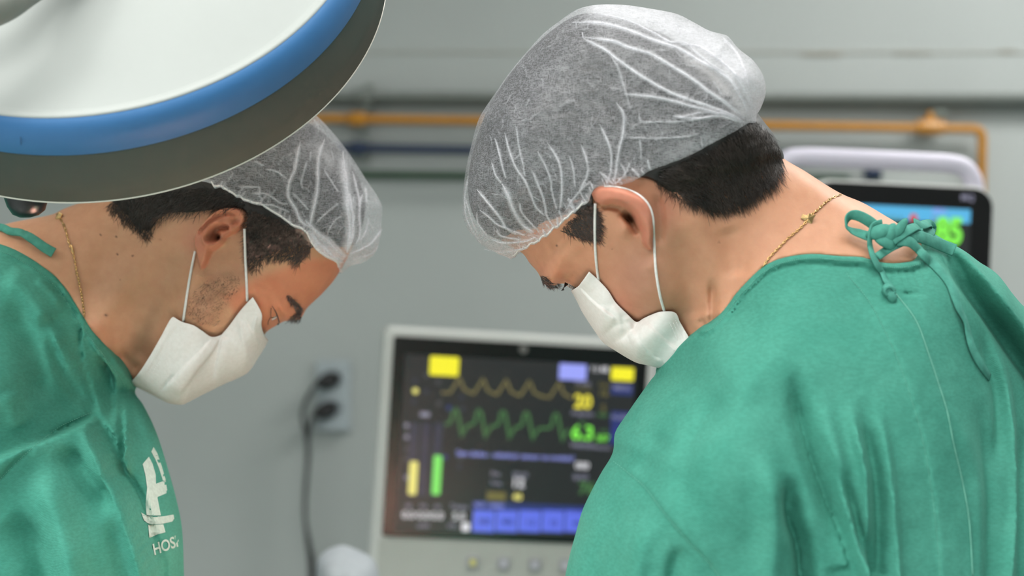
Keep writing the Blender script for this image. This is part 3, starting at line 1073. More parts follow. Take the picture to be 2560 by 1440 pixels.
def sheer(name, alpha, tint=(0.91, 0.91, 0.96)):
    m, nt, bs = nt_new(name)
    out = nt.nodes['Material Output']
    nt.nodes.remove(bs)
    dif = nt.nodes.new('ShaderNodeBsdfDiffuse')
    trl = nt.nodes.new('ShaderNodeBsdfTranslucent')
    tra = nt.nodes.new('ShaderNodeBsdfTransparent')
    dif.inputs[0].default_value = (*tint, 1)
    trl.inputs[0].default_value = (*tint, 1)
    m1 = nt.nodes.new('ShaderNodeMixShader')
    m1.inputs[0].default_value = 0.35
    link(nt, dif.outputs[0], m1.inputs[1])
    link(nt, trl.outputs[0], m1.inputs[2])
    # web of fibres: several stretched noises in crossing directions
    f = None
    for k, (rot, sc) in enumerate((((0.2, 0.5, 0.3), (1, 1, 7)), ((0.4, 2.2, 1.1), (1, 1, 7)), ((1.2, 1.2, 2.0), (7, 1, 1)), ((0.1, 2.8, 0.4), (1, 2, 8)))):
        n = noise_node(nt, 210 + 35 * k, 2, 0.65, stretch=(sc, rot), dist=0.6)
        r = ramp(nt, n, [(0.50, (0, 0, 0)), (0.63, (1, 1, 1))])
        f = r if f is None else math_node(nt, 'MAXIMUM', f, r)
    big = noise_node(nt, 45, 2, 0.6)
    at = nt.nodes.new('ShaderNodeAttribute')
    at.attribute_name = 'fold'
    al = math_node(nt, 'ADD', math_node(nt, 'MULTIPLY', f, alpha * 1.15), alpha * 0.32)
    al = math_node(nt, 'MULTIPLY', al, math_node(nt, 'ADD', math_node(nt, 'MULTIPLY', big, 0.9), 0.55))
    al = math_node(nt, 'ADD', al, at.outputs['Fac'], True)
    mx = nt.nodes.new('ShaderNodeMixShader')
    link(nt, al, mx.inputs[0])
    link(nt, tra.outputs[0], mx.inputs[1])
    link(nt, m1.outputs[0], mx.inputs[2])
    link(nt, mx.outputs[0], out.inputs[0])
    return m
m_cap = sheer('sheer_nonwoven', 0.28)

m_mask, nt, bs = nt_new('mask_nonwoven')
n1 = noise_node(nt, 300, 4, 0.6)
link(nt, ramp(nt, n1, [(0.3, (0.82, 0.785, 0.755)), (0.7, (0.89, 0.86, 0.835))]), bs.inputs['Base Color'])
bs.inputs['Roughness'].default_value = 0.75
bs.inputs['Specular IOR Level'].default_value = 0.2
bump(nt, bs, n1, 0.1, 0.0005)
m_loop = plain('elastic_white', (0.84, 0.82, 0.80), 0.7, var=0.08, scale=400)
m_hair = plain('dark_brown_hair', (0.010, 0.0075, 0.0065), 0.42, var=0.4, scale=120, spec=0.55)
m_hair2 = plain('brown_hair_strand', (0.034, 0.025, 0.021), 0.36, var=0.5, scale=60, spec=0.6)
m_gold = plain('gold', (0.80, 0.52, 0.24), 0.22, 1.0, var=0.1, scale=300)
m_eye = plain('eye_white', (0.72, 0.66, 0.63), 0.12)
m_iris = plain('dark_iris', (0.03, 0.017, 0.010), 0.1)

# ------------------------------------------------------------------ builders for the figures
def strands(vols, poly, n, flow, lpx, wd, lift=0.0008, off=0.0, segs=4, jit=0.25, seed=1, pts=None):
    """fine tapered hairs lying on the surface; flow(px, py) gives the direction in the picture plane"""
    g = np.random.default_rng(seed)
    if pts is None:
        p = np.asarray(poly, float)
        lo, hi = p.min(0), p.max(0)
        R = np.zeros((0, 2))
        while len(R) < n:
            c = g.uniform(lo, hi, (n * 2, 2))
            R = np.vstack([R, c[poly_sd(c[:, 0], c[:, 1], p) > 0]])
        R = R[:n]
    else:
        R = np.asarray(pts, float)
        n = len(R)
    L = g.uniform(lpx[0], lpx[1], n)
    d = np.array([flow(a, b) for a, b in R], float)
    d /= np.linalg.norm(d, axis=1)[:, None] + 1e-9
    an = g.normal(0, jit, n)
    d = np.stack([d[:, 0] * np.cos(an) - d[:, 1] * np.sin(an), d[:, 0] * np.sin(an) + d[:, 1] * np.cos(an)], 1)
    bend = g.normal(0, jit * 0.6, n)
    pts3 = []
    cur = R.copy()
    lf = g.uniform(0.3, 1.0, n) * lift
    for k in range(segs + 1):
        t = k / segs
        y = np.min([v.depth(cur[:, 0], cur[:, 1]) for v in vols], axis=0) - off - lf * math.sin(math.pi * min(t * 0.8 + 0.1, 1))
        pts3.append(unproj(cur[:, 0], cur[:, 1], y))
        a = bend / segs
        d = np.stack([d[:, 0] * np.cos(a) - d[:, 1] * np.sin(a), d[:, 0] * np.sin(a) + d[:, 1] * np.cos(a)], 1)
        cur = cur + d * (L / segs)[:, None]
    A = np.stack(pts3, 1)                                   # n, segs+1, 3
    tdir = A[:, -1] - A[:, 0]
    tdir /= np.linalg.norm(tdir, axis=1)[:, None] + 1e-9
    nrm = np.tile(np.array([0, -1.0, 0.2]), (n, 1))
    b = np.cross(tdir, nrm)
    b /= np.linalg.norm(b, axis=1)[:, None] + 1e-9
    c = np.cross(b, tdir)
    wv_ = wd * (1 - 0.85 * np.linspace(0, 1, segs + 1) ** 1.5)
    V = np.zeros((n, segs + 1, 3, 3))
    for k in range(segs + 1):
        V[:, k, 0] = A[:, k] - b * wv_[k]
        V[:, k, 1] = A[:, k] + b * wv_[k]
        V[:, k, 2] = A[:, k] + c * wv_[k]
    base = (np.arange(n) * (segs + 1) * 3)[:, None]
    Q = []
    for k in range(segs):
        for e in range(3):
            e2 = (e + 1) % 3
            Q.append(base + np.array([[k * 3 + e, k * 3 + e2, (k + 1) * 3 + e2, (k + 1) * 3 + e]]))
    return V.reshape(-1, 3), np.vstack(Q)

def merge(*vq):
    V, Q, o = [], [], 0
    for v, q in vq:
        V.append(np.asarray(v))
        Q.append(np.asarray(q) + o)
        o += len(v)
    return np.vstack(V), np.vstack(Q)

def ellipse_loft(rings, n=28):
    """rings: (x, y, z, rx, ry) from top to bottom, as quads"""
    V, Q = [], []
    for x, y, z, rx, ry in rings:
        t = np.linspace(0, 2 * math.pi, n, endpoint=False)
        V.append(np.stack([x + rx * np.cos(t), y + ry * np.sin(t), np.full(n, z)], 1))
    for i in range(len(rings) - 1):
        k = np.arange(n)
        Q.append(np.stack([i * n + k, (i + 1) * n + k, (i + 1) * n + (k + 1) % n, i * n + (k + 1) % n], 1))
    return np.vstack(V), np.vstack(Q)

def coons(top, bottom, near, front, ns, nt_):
    """grid s: near edge -> front, t: top -> bottom"""
    T_, B_, N_, R_ = resample(catmull(top, 8), ns), resample(catmull(bottom, 8), ns), resample(catmull(near, 8), nt_), resample(catmull(front, 8), nt_)
    s = np.linspace(0, 1, ns)[:, None, None]
    t = np.linspace(0, 1, nt_)[None, :, None]
    C = (1 - t) * T_[:, None] + t * B_[:, None] + (1 - s) * N_[None] + s * R_[None]
    C -= (1 - s) * (1 - t) * T_[0] + s * (1 - t) * T_[-1] + (1 - s) * t * B_[0] + s * t * B_[-1]
    return C

def face_mask(vol, tps, top, bottom, near, front, folds, parent, near_off, relief=()):
    ns, nt_ = 72, 84
    C = coons(top, bottom, near, front, ns, nt_)
    px, py = C[..., 0], C[..., 1]
    m = tps(px, py)[0]
    yM = vol.D + m
    s = np.linspace(0, 1, ns)[:, None]
    yn = vol.depth(px[0], py[0]) - near_off
    yf = yM[-1]
    prof = np.sqrt(np.clip(1 - s ** 2.2, 0, 1))
    y = yf[None] * (1 - prof) + yn[None] * prof
    sk = vol.depth(px, py) - 0.0022
    y = np.minimum(y, np.where(s < 0.93, sk, y))
    y = blur2(y, 3)
    for (pts, a, wdt, L, side) in folds:
        d, sg, t = line_d(px, py, catmull(pts, 6) if len(pts) > 2 else np.asarray(pts, float))
        sg = sg * side
        e = ends(t, 0.12, 0.12)
        if L:
            y -= a * sstep((sg + wdt) / (2 * wdt)) * np.exp(-(np.clip(sg, 0, None) / L) ** 2) * e
        else:
            y -= a * np.exp(-(d / wdt) ** 2) * e
    y -= 0.0005 * vnoise(px, py, 28, 5) * (s < 0.9)
    A = unproj(px, py, y)
    yb = 2 * yM - y
    Bk = unproj(px, py, np.maximum(yb, yM + 0.001))
    G_ = np.concatenate([A, Bk[::-1][1:]], 0)
    n0, n1_ = G_.shape[:2]
    idx = np.arange(n0 * n1_).reshape(n0, n1_)
    Q = np.stack([idx[:-1, :-1].ravel(), idx[:-1, 1:].ravel(), idx[1:, 1:].ravel(), idx[1:, :-1].ravel()], 1)
    o = mesh_obj('face_mask', G_.reshape(-1, 3), Q, m_mask, parent)
    md = o.modifiers.new('thickness', 'SOLIDIFY')
    md.thickness = 0.0007
    md.offset = 0
    return o, (px, py, y)

def stitch(name, vols, pts, off, rad, parent, step=7.0, mat=None, fill=0.62):
    """a row of short stitches along a line on a surface, one joined part"""
    p = catmull(pts, 10)
    L = np.linalg.norm(np.diff(p, axis=0), axis=1).sum()
    n = max(int(L / step), 2)
    q = resample(p, n * 4 + 1)
    parts = []
    for i in range(n):
        seg = q[i * 4:i * 4 + 1 + int(4 * fill)]
        parts.append(tube_geo(on_surface(vols, seg[:, 0], seg[:, 1], off), rad, 4))
    v, f = join_geo(parts)
    return mesh_obj(name, v, f, mat or m_thread, parent)

def strip(name, vols, pts, width, off, mat, parent, thick=0.0006, n=None, w2=None, pts3=None, roll=0.0):
    """a flat tape following a line in the picture, lying on a surface (or along given 3D points)"""
    if pts3 is None:
        p = catmull(pts, 8) if len(pts) > 2 else np.asarray(pts, float)
        p = resample(p, n or max(int(len(p) * 1.0), 8))
        c = on_surface(vols, p[:, 0], p[:, 1], off)
    else:
        c = np.asarray(pts3, float)
    t = np.gradient(c, axis=0)
    t /= np.linalg.norm(t, axis=1)[:, None]
    nn = np.array([0, -1.0, 0.15])
    b = np.cross(t, nn)
    b /= np.linalg.norm(b, axis=1)[:, None]
    nr = np.cross(b, t)
    if np.ndim(roll) or roll:
        r = np.broadcast_to(roll, (len(c),))[:, None]
        b, nr = b * np.cos(r) + nr * np.sin(r), nr * np.cos(r) - b * np.sin(r)
    W_ = np.linspace(width, w2 if w2 is not None else width, len(c))[:, None] / 2
    k = len(c)
    prof = [(-1, 0), (-0.85, 1), (0.85, 1), (1, 0), (0.85, -1), (-0.85, -1)]
    V = np.stack([c + b * W_ * a + nr * thick * h for a, h in prof], 1).reshape(-1, 3)
    m = len(prof)
    fc = []
    for i in range(k - 1):
        for j in range(m):
            j2 = (j + 1) % m
            fc.append((i * m + j, i * m + j2, (i + 1) * m + j2, (i + 1) * m + j))
    fc += [tuple(range(m))[::-1], tuple(range((k - 1) * m, k * m))]
    return mesh_obj(name, V, fc, mat, parent)

def decal(name, vol, polys, off, mat, parent, step=1.5, sub=6.0):
    """flat print that follows a cloth surface: closed outlines in the picture, even-odd filled"""
    allp = np.vstack(polys)
    y0, y1 = allp[:, 1].min(), allp[:, 1].max()
    def cross(y):
        xs = []
        for p in polys:
            q = np.roll(p, -1, axis=0)
            for (ax, ay), (bx, by) in zip(p, q):
                if (ay > y) != (by > y):
                    xs.append(ax + (y - ay) * (bx - ax) / (by - ay))
        return sorted(xs)
    ys = np.arange(y0 + 0.01, y1, step)
    quads = []
    for a, b in zip(ys[:-1], ys[1:]):
        A, B = cross(a), cross(b)
        if len(A) != len(B):
            m = cross((a + b) / 2)
            A = B = m
        for i in range(0, len(A) - 1, 2):
            n = max(1, int(max(A[i + 1] - A[i], B[i + 1] - B[i]) / sub))
            for k in range(n):
                f = lambda X, t: X[i] + (X[i + 1] - X[i]) * t
                quads.append(((f(A, k / n), a), (f(A, (k + 1) / n), a), (f(B, (k + 1) / n), b), (f(B, k / n), b)))
    q = np.array(quads).reshape(-1, 2)
    V = on_surface([vol], q[:, 0], q[:, 1], off)
    return mesh_obj(name, V, np.arange(len(q)).reshape(-1, 4)[:, ::-1], mat, parent)

def px_of(o):
    n = len(o.data.vertices)
    v = np.zeros(n * 3, dtype=np.float32)
    o.data.vertices.foreach_get('co', v)
    v = v.reshape(-1, 3).astype(float)
    return v, *to_px(v)

def gb(px, py, cx, cy, rx, ry, ang=0.0):
    c, n = math.cos(ang), math.sin(ang)
    u, v = (px - cx) * c + (py - cy) * n, -(px - cx) * n + (py - cy) * c
    return np.exp(-(u / rx) ** 2 - (v / ry) ** 2)

def zm(x0, y0, k, pts):
    return [(x0 + k * p[0], y0 + k * p[1]) for p in pts]

def cap_folds(vol, lines, amp=0.0012):
    for pts, wdt, st in lines:
        vol.ridge(pts, amp * (0.7 + 0.3 * wdt / 4), wdt * 1.1, 0.15, 0.1)

def fold_attr(o, lines, extra=None):
    v, px, py = px_of(o)
    a = np.zeros(len(v))
    for pts, wdt, st in lines:
        p = np.asarray(catmull(pts, 5) if len(pts) > 2 else pts, float)
        k = (px > p[:, 0].min() - 3 * wdt) & (px < p[:, 0].max() + 3 * wdt) & (py > p[:, 1].min() - 3 * wdt) & (py < p[:, 1].max() + 3 * wdt)
        d, _, t = line_d(px[k], py[k], p)
        a[k] = np.maximum(a[k], st * np.exp(-(d / wdt) ** 2) * ends(t, 0.12, 0.05))
    if extra is not None:
        a = np.maximum(a, extra(px, py))
    set_float(o, a, 'fold')

def crease_ribbons(vol, lines, parent, off=0.0006):
    """doubled-over pleats of the sheer fabric: narrow tapered strips on the cap"""
    parts = []
    for pts, wdt, st in lines:
        if st < 0.12:
            continue
        p = catmull(pts, 8) if len(pts) > 2 else np.asarray(pts, float)
        n = max(10, int(len(p)))
        p = resample(p, n)
        p = p + np.stack([vnoise(p[:, 0], p[:, 1], 14, 3), vnoise(p[:, 0], p[:, 1], 14, 4)], 1) * 1.6
        c = on_surface([vol], p[:, 0], p[:, 1], off)
        t = np.linspace(0, 1, n)
        wm = wdt * 0.46 * vol.D / F * (0.25 + 0.75 * np.sin(math.pi * np.clip(t * 0.75 + 0.2, 0, 1)) ** 0.8) * (0.8 + 0.35 * vnoise(p[:, 0], p[:, 1], 20, 8))
        tg = np.gradient(c, axis=0)
        tg /= np.linalg.norm(tg, axis=1)[:, None] + 1e-12
        b = np.cross(tg, np.array([0, -1.0, 0.1]))
        b /= np.linalg.norm(b, axis=1)[:, None] + 1e-12
        V = np.stack([c - b * wm[:, None], c + np.array([0, -0.0007, 0]), c + b * wm[:, None]], 1).reshape(-1, 3)
        i = np.arange(n - 1)
        Q = np.vstack([np.stack([3 * i + k, 3 * i + k + 1, 3 * i + 4 + k, 3 * i + 3 + k], 1) for k in (0, 1)])
        parts.append((V, Q, np.full(len(V), st)))
    V, Q = merge(*[(a, b) for a, b, _ in parts])
    o = mesh_obj('pleat', V, Q, m_cap, parent)
    set_float(o, np.concatenate([c for _, _, c in parts]) * 0.45, 'fold')
    tag(o, kind='stuff')
    return o
# ================================================================== the surgeon on the right
DR = 1.23
tR = TPS([
    (1160, 500, .045, .07), (1250, 420, .035, .080), (1400, 230, .022, .086), (1600, 260, .003, .088), (1800, 330, -.012, .076), (1920, 390, -.016, .056),
    (1600, 480, .004, .080), (1480, 590, .018, .075), (1350, 650, .040, .050), (1420, 710, .040, .056), (1530, 660, .022, .070), (1560, 760, .024, .066),
    (1660, 760, .014, .060), (1650, 860, .025, .045), (1480, 800, .040, .040), (1700, 640, .004, .063), (1800, 600, -.004, .061), (1780, 760, .000, .060), (1900, 520, -.008, .058),
    (2000, 500, -.008, .056), (2100, 580, 0, .068), (2240, 630, .012, .080),
    (1880, 760, -.012, .088), (2060, 740, 0, .100), (2270, 750, .022, .112), (1760, 900, -.024, .100), (1650, 1040, -.044, .096), (1560, 1200, -.052, .084),
    (1470, 1400, -.055, .070), (1700, 1320, -.055, .110), (1900, 1000, -.012, .138), (2000, 1320, -.004, .160), (2250, 1000, .026, .148), (2300, 1360, .030, .170),
    (2480, 860, .070, .110), (2560, 1300, .085, .150), (2760, 1100, .13, .12), (2760, 1800, .10, .16), (1450, 1800, -.055, .075), (2000, 1800, 0, .165),
    (1160, 20, .035, .07), (1960, 20, -.01, .07)], 2e-4)

skinR_out = [(1306, 633), (1268, 612), (1222, 575), (1190, 530), (1180, 470), (1188, 400), (1216, 310), (1266, 220), (1330, 140), (1400, 78), (1460, 50), (1540, 62),
             (1640, 98), (1730, 152), (1800, 208), (1860, 272), (1905, 322), (1940, 375), (1958, 398), (2007, 427), (2057, 460), (2102, 486), (2152, 507), (2207, 539),
             (2240, 560), (2300, 610), (2330, 680), (2330, 900), (2000, 1000), (1780, 940), (1725, 880), (1690, 890), (1650, 894), (1590, 884), (1530, 856), (1492, 815), (1462, 768), (1446, 740),
             (1432, 725), (1420, 716), (1408, 708), (1394, 712), (1372, 716), (1356, 702), (1344, 680), (1325, 659)]
def RrR(px, py):
    base = np.full(px.shape, 0.052)
    g = gb(px, py, 1390, 715, 90, 70)
    return base * (1 - 0.72 * g)
vR = Volume(DR, (1150, 10, 2370, 1010), 0.0014, tR, skinR_out, RrR)
gownR_poly = [(1760, 818), (1786, 803), (1812, 773), (1840, 735), (1865, 708), (1902, 672), (1944, 649), (1998, 637), (2048, 635), (2098, 640), (2157, 643), (2202, 655), (2240, 658), (2277, 654), (2300, 646)]
# under the cloth the body stays below it
cl = poly_sd(vR.QX, vR.QY, np.array(gownR_poly + [(2420, 640), (2500, 1100), (1600, 1100), (1700, 880)]))
vR.H -= 0.007 * sstep(cl / 14 + 0.2) + 0.022 * sstep((cl - 20) / 80)
# face relief
vR.blob(1360, 690, 26, 22, 0.004)                 # brow
vR.blob(1425, 708, 26, 14, -0.007, -0.7)          # eye socket
vR.blob(1412, 700, 12, 9, 0.003)                  # eyelid over the eyeball
vR.ridge([(1403, 712), (1410, 695), (1424, 680)], -0.0016, 3.5)
vR.ridge([(1418, 708), (1428, 692), (1440, 682)], -0.0016, 3.5)
vR.blob(1410, 645, 40, 22, 0.004, -0.5)           # temple side of the brow bone
vR.blob(1480, 660, 40, 30, 0.0035)                # cheek bone
vR.blob(1445, 640, 22, 18, -0.002)
vR.ridge([(1610, 640), (1640, 720), (1660, 800)], 0.004, 34)      # jaw angle
vR.ridge([(1690, 560), (1720, 680), (1745, 800)], -0.004, 34, 0.3, 0.1)
vR.ridge([(1700, 470), (1760, 620), (1790, 740), (1795, 800)], 0.005, 40, 0.3, 0.05)  # neck muscle
vR.ridge([(1776, 690), (1781, 745), (1782, 810)], -0.0065, 10, 0.35, 0.0)       # neck crease
vR.ridge([(1745, 800), (1765, 815), (1785, 830)], -0.004, 8, 0.2, 0.0)
vR.ridge([(1820, 560), (1840, 640), (1850, 700)], -0.003, 30)
vR.ridge([(1990, 430), (2100, 500), (2200, 560)], 0.004, 30)
# the ear, seen from behind: a thick curled band with the hollow in front of it
earR = np.array(catmull([(1477, 486), (1488, 470), (1512, 465), (1550, 469), (1584, 481), (1607, 494), (1625, 516), (1634, 545), (1634, 575), (1632, 602), (1631, 625), (1620, 624), (1607, 608),
                         (1602, 580), (1588, 554), (1573, 531), (1556, 517), (1530, 510), (1506, 513), (1488, 504)], 5, True))
sd = poly_sd(vR.QX, vR.QY, earR)
vR.H += 0.021 * np.sqrt(np.clip(1 - (1 - np.clip(sd / 19, 0, 1)) ** 2, 0, 1)) * (1 - 0.45 * gb(vR.QX, vR.QY, 1480, 490, 40, 30)) * (1 - 0.35 * gb(vR.QX, vR.QY, 1625, 620, 30, 30))
vR.ridge([(1496, 500), (1530, 500), (1562, 510), (1582, 535), (1597, 562)], 0.002, 5)
vR.blob(1576, 545, 16, 10, -0.012, 0.9)
vR.ridge([(1545, 528), (1566, 538), (1584, 560), (1594, 590)], -0.008, 9, 0.25, 0.2)
vR.ridge([(1500, 520), (1530, 517), (1556, 525)], -0.004, 7)
vR.blob(1560, 575, 16, 20, 0.004)                 # tragus
vR.ridge([(1640, 480), (1652, 540), (1650, 620)], -0.003, 12)     # hollow behind the ear
vR.update()

sR = empty('person', (0.36, 1.25, 0.0))
tag(sR, 'person in green gown and sheer cap at right, seen from behind, looking down', 'person', 'surgeons bent over the operating field')

def torso_rest(x, y, z0, lean, xt):
    """hips, legs and feet below the frame, inside the gown"""
    g = [ellipse_loft([(xt, y, z0, .085, .09), (x, y, z0 - .16, .14, .115), (x + lean * .2, y, .92, .155, .12), (x + lean * .2, y, .84, .15, .115)], 24)]
    for s in (-1, 1):
        yy = y + s * 0.095
        xx = x + lean * .2
        g.append(ellipse_loft([(xx, yy, .90, .085, .085), (xx, yy, .50, .058, .06), (xx + .01, yy, .30, .056, .056), (xx, yy, .10, .038, .038), (xx, yy, .06, .04, .04)], 16))
        g.append(ellipse_loft([(xx, yy, .10, .045, .04), (xx - .04 * np.sign(lean), yy, .05, .11, .045), (xx - .05 * np.sign(lean), yy, .012, .13, .05), (xx - .05 * np.sign(lean), yy, 0.0, .13, .05), (xx - .05 * np.sign(lean), yy, 0.0, .001, .001)], 16))
    return g

V, Q = vR.mesh()
V = smooth_mesh(V, Q, 2)
nb = len(V)
V, Q = merge((V, Q), *torso_rest(0.36, 1.25, 1.38, 0.3, 0.22))
bodyR = mesh_obj('body', V, Q, m_skin, sR)
v, px, py = px_of(bodyR)
base = np.tile(np.array(srgb(207, 153, 122)), (len(v), 1))
def paint(c, f, col):
    f = np.clip(f, 0, 1)[:, None]
    return c * (1 - f) + np.array(col) * f
c = paint(base, 0.6 * gb(px, py, 1560, 700, 90, 110), srgb(196, 140, 116))
c = paint(c, 0.45 * gb(px, py, 1600, 690, 60, 80), srgb(160, 122, 104))            # shaved beard
c = paint(c, 0.45 * gb(px, py, 1690, 800, 60, 60), srgb(150, 116, 92))
c = paint(c, 0.8 * sstep(poly_sd(px, py, earR) / 8 + 0.5), srgb(214, 138, 116))      # ear
c = paint(c, 0.6 * gb(px, py, 1660, 520, 40, 60), srgb(208, 140, 118))
c = paint(c, 0.5 * gb(px, py, 1540, 770, 50, 40), srgb(206, 128, 108))
c = paint(c, 0.45 * gb(px, py, 1370, 690, 60, 40), srgb(212, 140, 112))
c = paint(c, 0.75 * gb(px, py, 1577, 545, 12, 8, 0.9), (0.03, 0.012, 0.008))          # ear canal
c = paint(c, 0.5 * sstep(1.2 - line_d(px, py, [(1722, 512), (1805, 532), (1865, 512), (1930, 470)])[0] / 26), srgb(120, 92, 76))    # shaved nape edge
for mx, my, mr in ((1392, 614, 2.4), (1797, 604, 2.0), (1880, 560, 1.6), (1530, 622, 1.5), (1710, 905, 2)):
    c = paint(c, 1.3 * gb(px, py, mx, my, mr, mr), srgb(80, 52, 42))
set_col(bodyR, c)

# ---- hair
hairR_region = [(1140, 560), (1140, 450), (1240, 130), (1450, -10), (1720, 40), (1900, 240), (1990, 390), (1958, 418), (1941, 447), (1917, 466), (1865, 500), (1805, 519), (1760, 519), (1722, 505), (1700, 494),
                (1655, 466), (1625, 447), (1560, 440), (1500, 460), (1482, 500), (1490, 520), (1497, 560), (1493, 598), (1478, 604), (1440, 590), (1395, 575), (1350, 592), (1290, 600), (1220, 600)]
hairR_out = [p for p in skinR_out]
hv = Volume(DR, (1130, 0, 2010, 640), 0.0018, tR,
            [(1250, 600), (1205, 570), (1180, 530), (1170, 470), (1178, 400), (1206, 306), (1256, 214), (1322, 132), (1396, 68), (1460, 40), (1540, 52), (1644, 88), (1736, 142), (1808, 198), (1872, 266), (1908, 310), (1930, 338), (1949, 373), (1957, 398), (1945, 430), (1900, 520), (1700, 600), (1480, 660)],
            0.05, 0.0045)
hv.keep(hairR_region, 3)
hv.H += 0.0012 * vnoise(hv.QX * 0.6 + hv.QY, hv.QY - hv.QX * 0.3, 14, 9)
hv.update()
V, Q = hv.mesh()
hairR = mesh_obj('hair', V, Q, m_hair, sR)
tag(hairR, 'short dark brown hair')
napeR = [(1880, 300), (1908, 312), (1932, 342), (1950, 376), (1954, 398), (1938, 440), (1910, 464), (1862, 496), (1805, 514), (1760, 514), (1722, 500), (1690, 482), (1650, 456), (1640, 430), (1740, 390), (1830, 340)]
flowR = lambda a, b: (0.9 - (a - 1650) / 500.0, 0.35 + (a - 1650) / 360.0)
g1 = strands([hv, vR], napeR, 3200, flowR, (26, 60), 0.00022, 0.0018, 0.0004, 4, 0.22, 3)
edge = resample(catmull([(1640, 452), (1700, 492), (1760, 514), (1810, 514), (1862, 496), (1910, 462), (1940, 430)], 8), 420)
edge = edge + np.random.default_rng(5).normal(0, 5, edge.shape)
g2 = strands([hv, vR], None, 0, lambda a, b: (0.25, 1.0), (12, 34), 0.00014, 0.0006, 0.0002, 3, 0.5, 6, pts=edge)
tmpR = [(1400, 570), (1476, 506), (1488, 520), (1497, 560), (1492, 596), (1476, 602), (1440, 590)]
g3 = strands([hv, vR], tmpR, 700, lambda a, b: (0.75, 0.75), (16, 36), 0.00018, 0.0008, 0.0004, 3, 0.3, 7)
g4 = strands([hv, vR], None, 0, lambda a, b: (1.0, 0.25), (12, 24), 0.00014, 0.0005, 0.0002, 3, 0.35, 8,
             pts=np.vstack([resample([(1488, 520), (1497, 560), (1490, 600)], 60), resample([(1400, 577), (1440, 592), (1480, 604)], 60)]))
V, Q = merge(g1, g2, g3, g4)
mesh_obj('hair_strands', V, Q, m_hair2, hairR)
# ---- brow, lashes, eye
gbr = strands([vR], [(1350, 688), (1362, 690), (1378, 706), (1400, 708), (1392, 716), (1372, 719), (1356, 708)], 260, lambda a, b: (0.8, 0.75), (10, 18), 0.00016, 0.0012, 0.0002, 3, 0.35, 11)
mesh_obj('eyebrow', *gbr, m_hair2, sR)
ey = vR.depth(np.array([1428.0]), np.array([704.0]))[0]
ec = P(1447, 694, ey + 0.0150)
V, Q_ = lathe_geo([(0.0105 * math.sin(t), -0.0105 * math.cos(t)) for t in np.linspace(0.02, math.pi - 0.02, 20)], ec, (-0.6, -0.5, -0.6), 28)
eyeR = mesh_obj('eye', V, Q_, m_eye, sR)
lash = []
for k in range(16):
    a0 = P(1413 + k * 0.5, 706 + k * 0.25, ey + 0.004)
    lash.append(tube_geo([tuple(a0), tuple(P(1411 - k * 0.15, 716 + k * 0.25, ey + 0.003)), tuple(P(1403 + k * 0.5, 727 - 0.1 * k, ey + 0.001))], [0.00035, 0.0003, 0.00008], 4))
for k in range(10):
    a0 = P(1424 + k * 2.2, 711 + k * 1.2, ey + 0.004)
    lash.append(tube_geo([tuple(a0), tuple(P(1422 + k * 2.2, 719 + k * 0.9, ey + 0.002))], [0.0003, 0.0001], 4))
mesh_obj('eyelashes', *join_geo(lash), m_hair, sR)

# ---- cap
capR_out = [(1155, 520), (1157, 490), (1160, 460), (1167, 412), (1178, 366), (1194, 307), (1213, 272), (1240, 233), (1275, 183), (1314, 136), (1353, 93), (1392, 62), (1431, 35), (1462, 24), (1509, 19), (1567, 22), (1625, 31),
            (1684, 43), (1727, 64), (1760, 82), (1781, 89), (1812, 99), (1839, 132), (1867, 155), (1890, 187), (1902, 218), (1904, 249), (1894, 280), (1884, 300), (1895, 340), (1900, 420), (1840, 540), (1660, 660), (1480, 730), (1360, 720), (1300, 668), (1272, 645), (1246, 635), (1202, 610), (1172, 578), (1158, 545)]
edgeR = [(1875, 304), (1839, 327), (1781, 358), (1723, 389), (1664, 412), (1626, 426), (1594, 447), (1567, 459), (1540, 463), (1517, 464), (1492, 468), (1480, 480), (1474, 500), (1462, 512), (1448, 520), (1437, 532), (1420, 544), (1404, 561), (1388, 572), (1370, 588), (1352, 600), (1336, 611), (1320, 618), (1306, 627), (1293, 634), (1280, 645)]
er = np.array(catmull(edgeR, 5))
arc = np.r_[0, np.cumsum(np.linalg.norm(np.diff(er, axis=0), axis=1))]
nv = np.stack([np.zeros(len(er)), np.ones(len(er))], 1)
er = er + nv * (2.4 * np.sin(arc / 5.2) + 1.5 * np.sin(arc / 2.9 + 1))[:, None] * np.clip((1600 - er[:, 0]) / 200, 0.25, 1)[:, None]
def RrC(px, py):
    return 0.055 - 0.03 * gb(px, py, 1870, 250, 120, 120) - 0.02 * gb(px, py, 1230, 620, 110, 60)
cR = Volume(DR, (1135, 0, 1925, 670), 0.00125, tR, capR_out, RrC, 0.012)
cR.remove(list(map(tuple, er)) + [(1280, 760), (1900, 760), (1960, 330)], 0)
Z2 = lambda p: zm(1120, 0, 0.38886, p)
Z5 = lambda p: zm(1140, 300, 0.25, p)
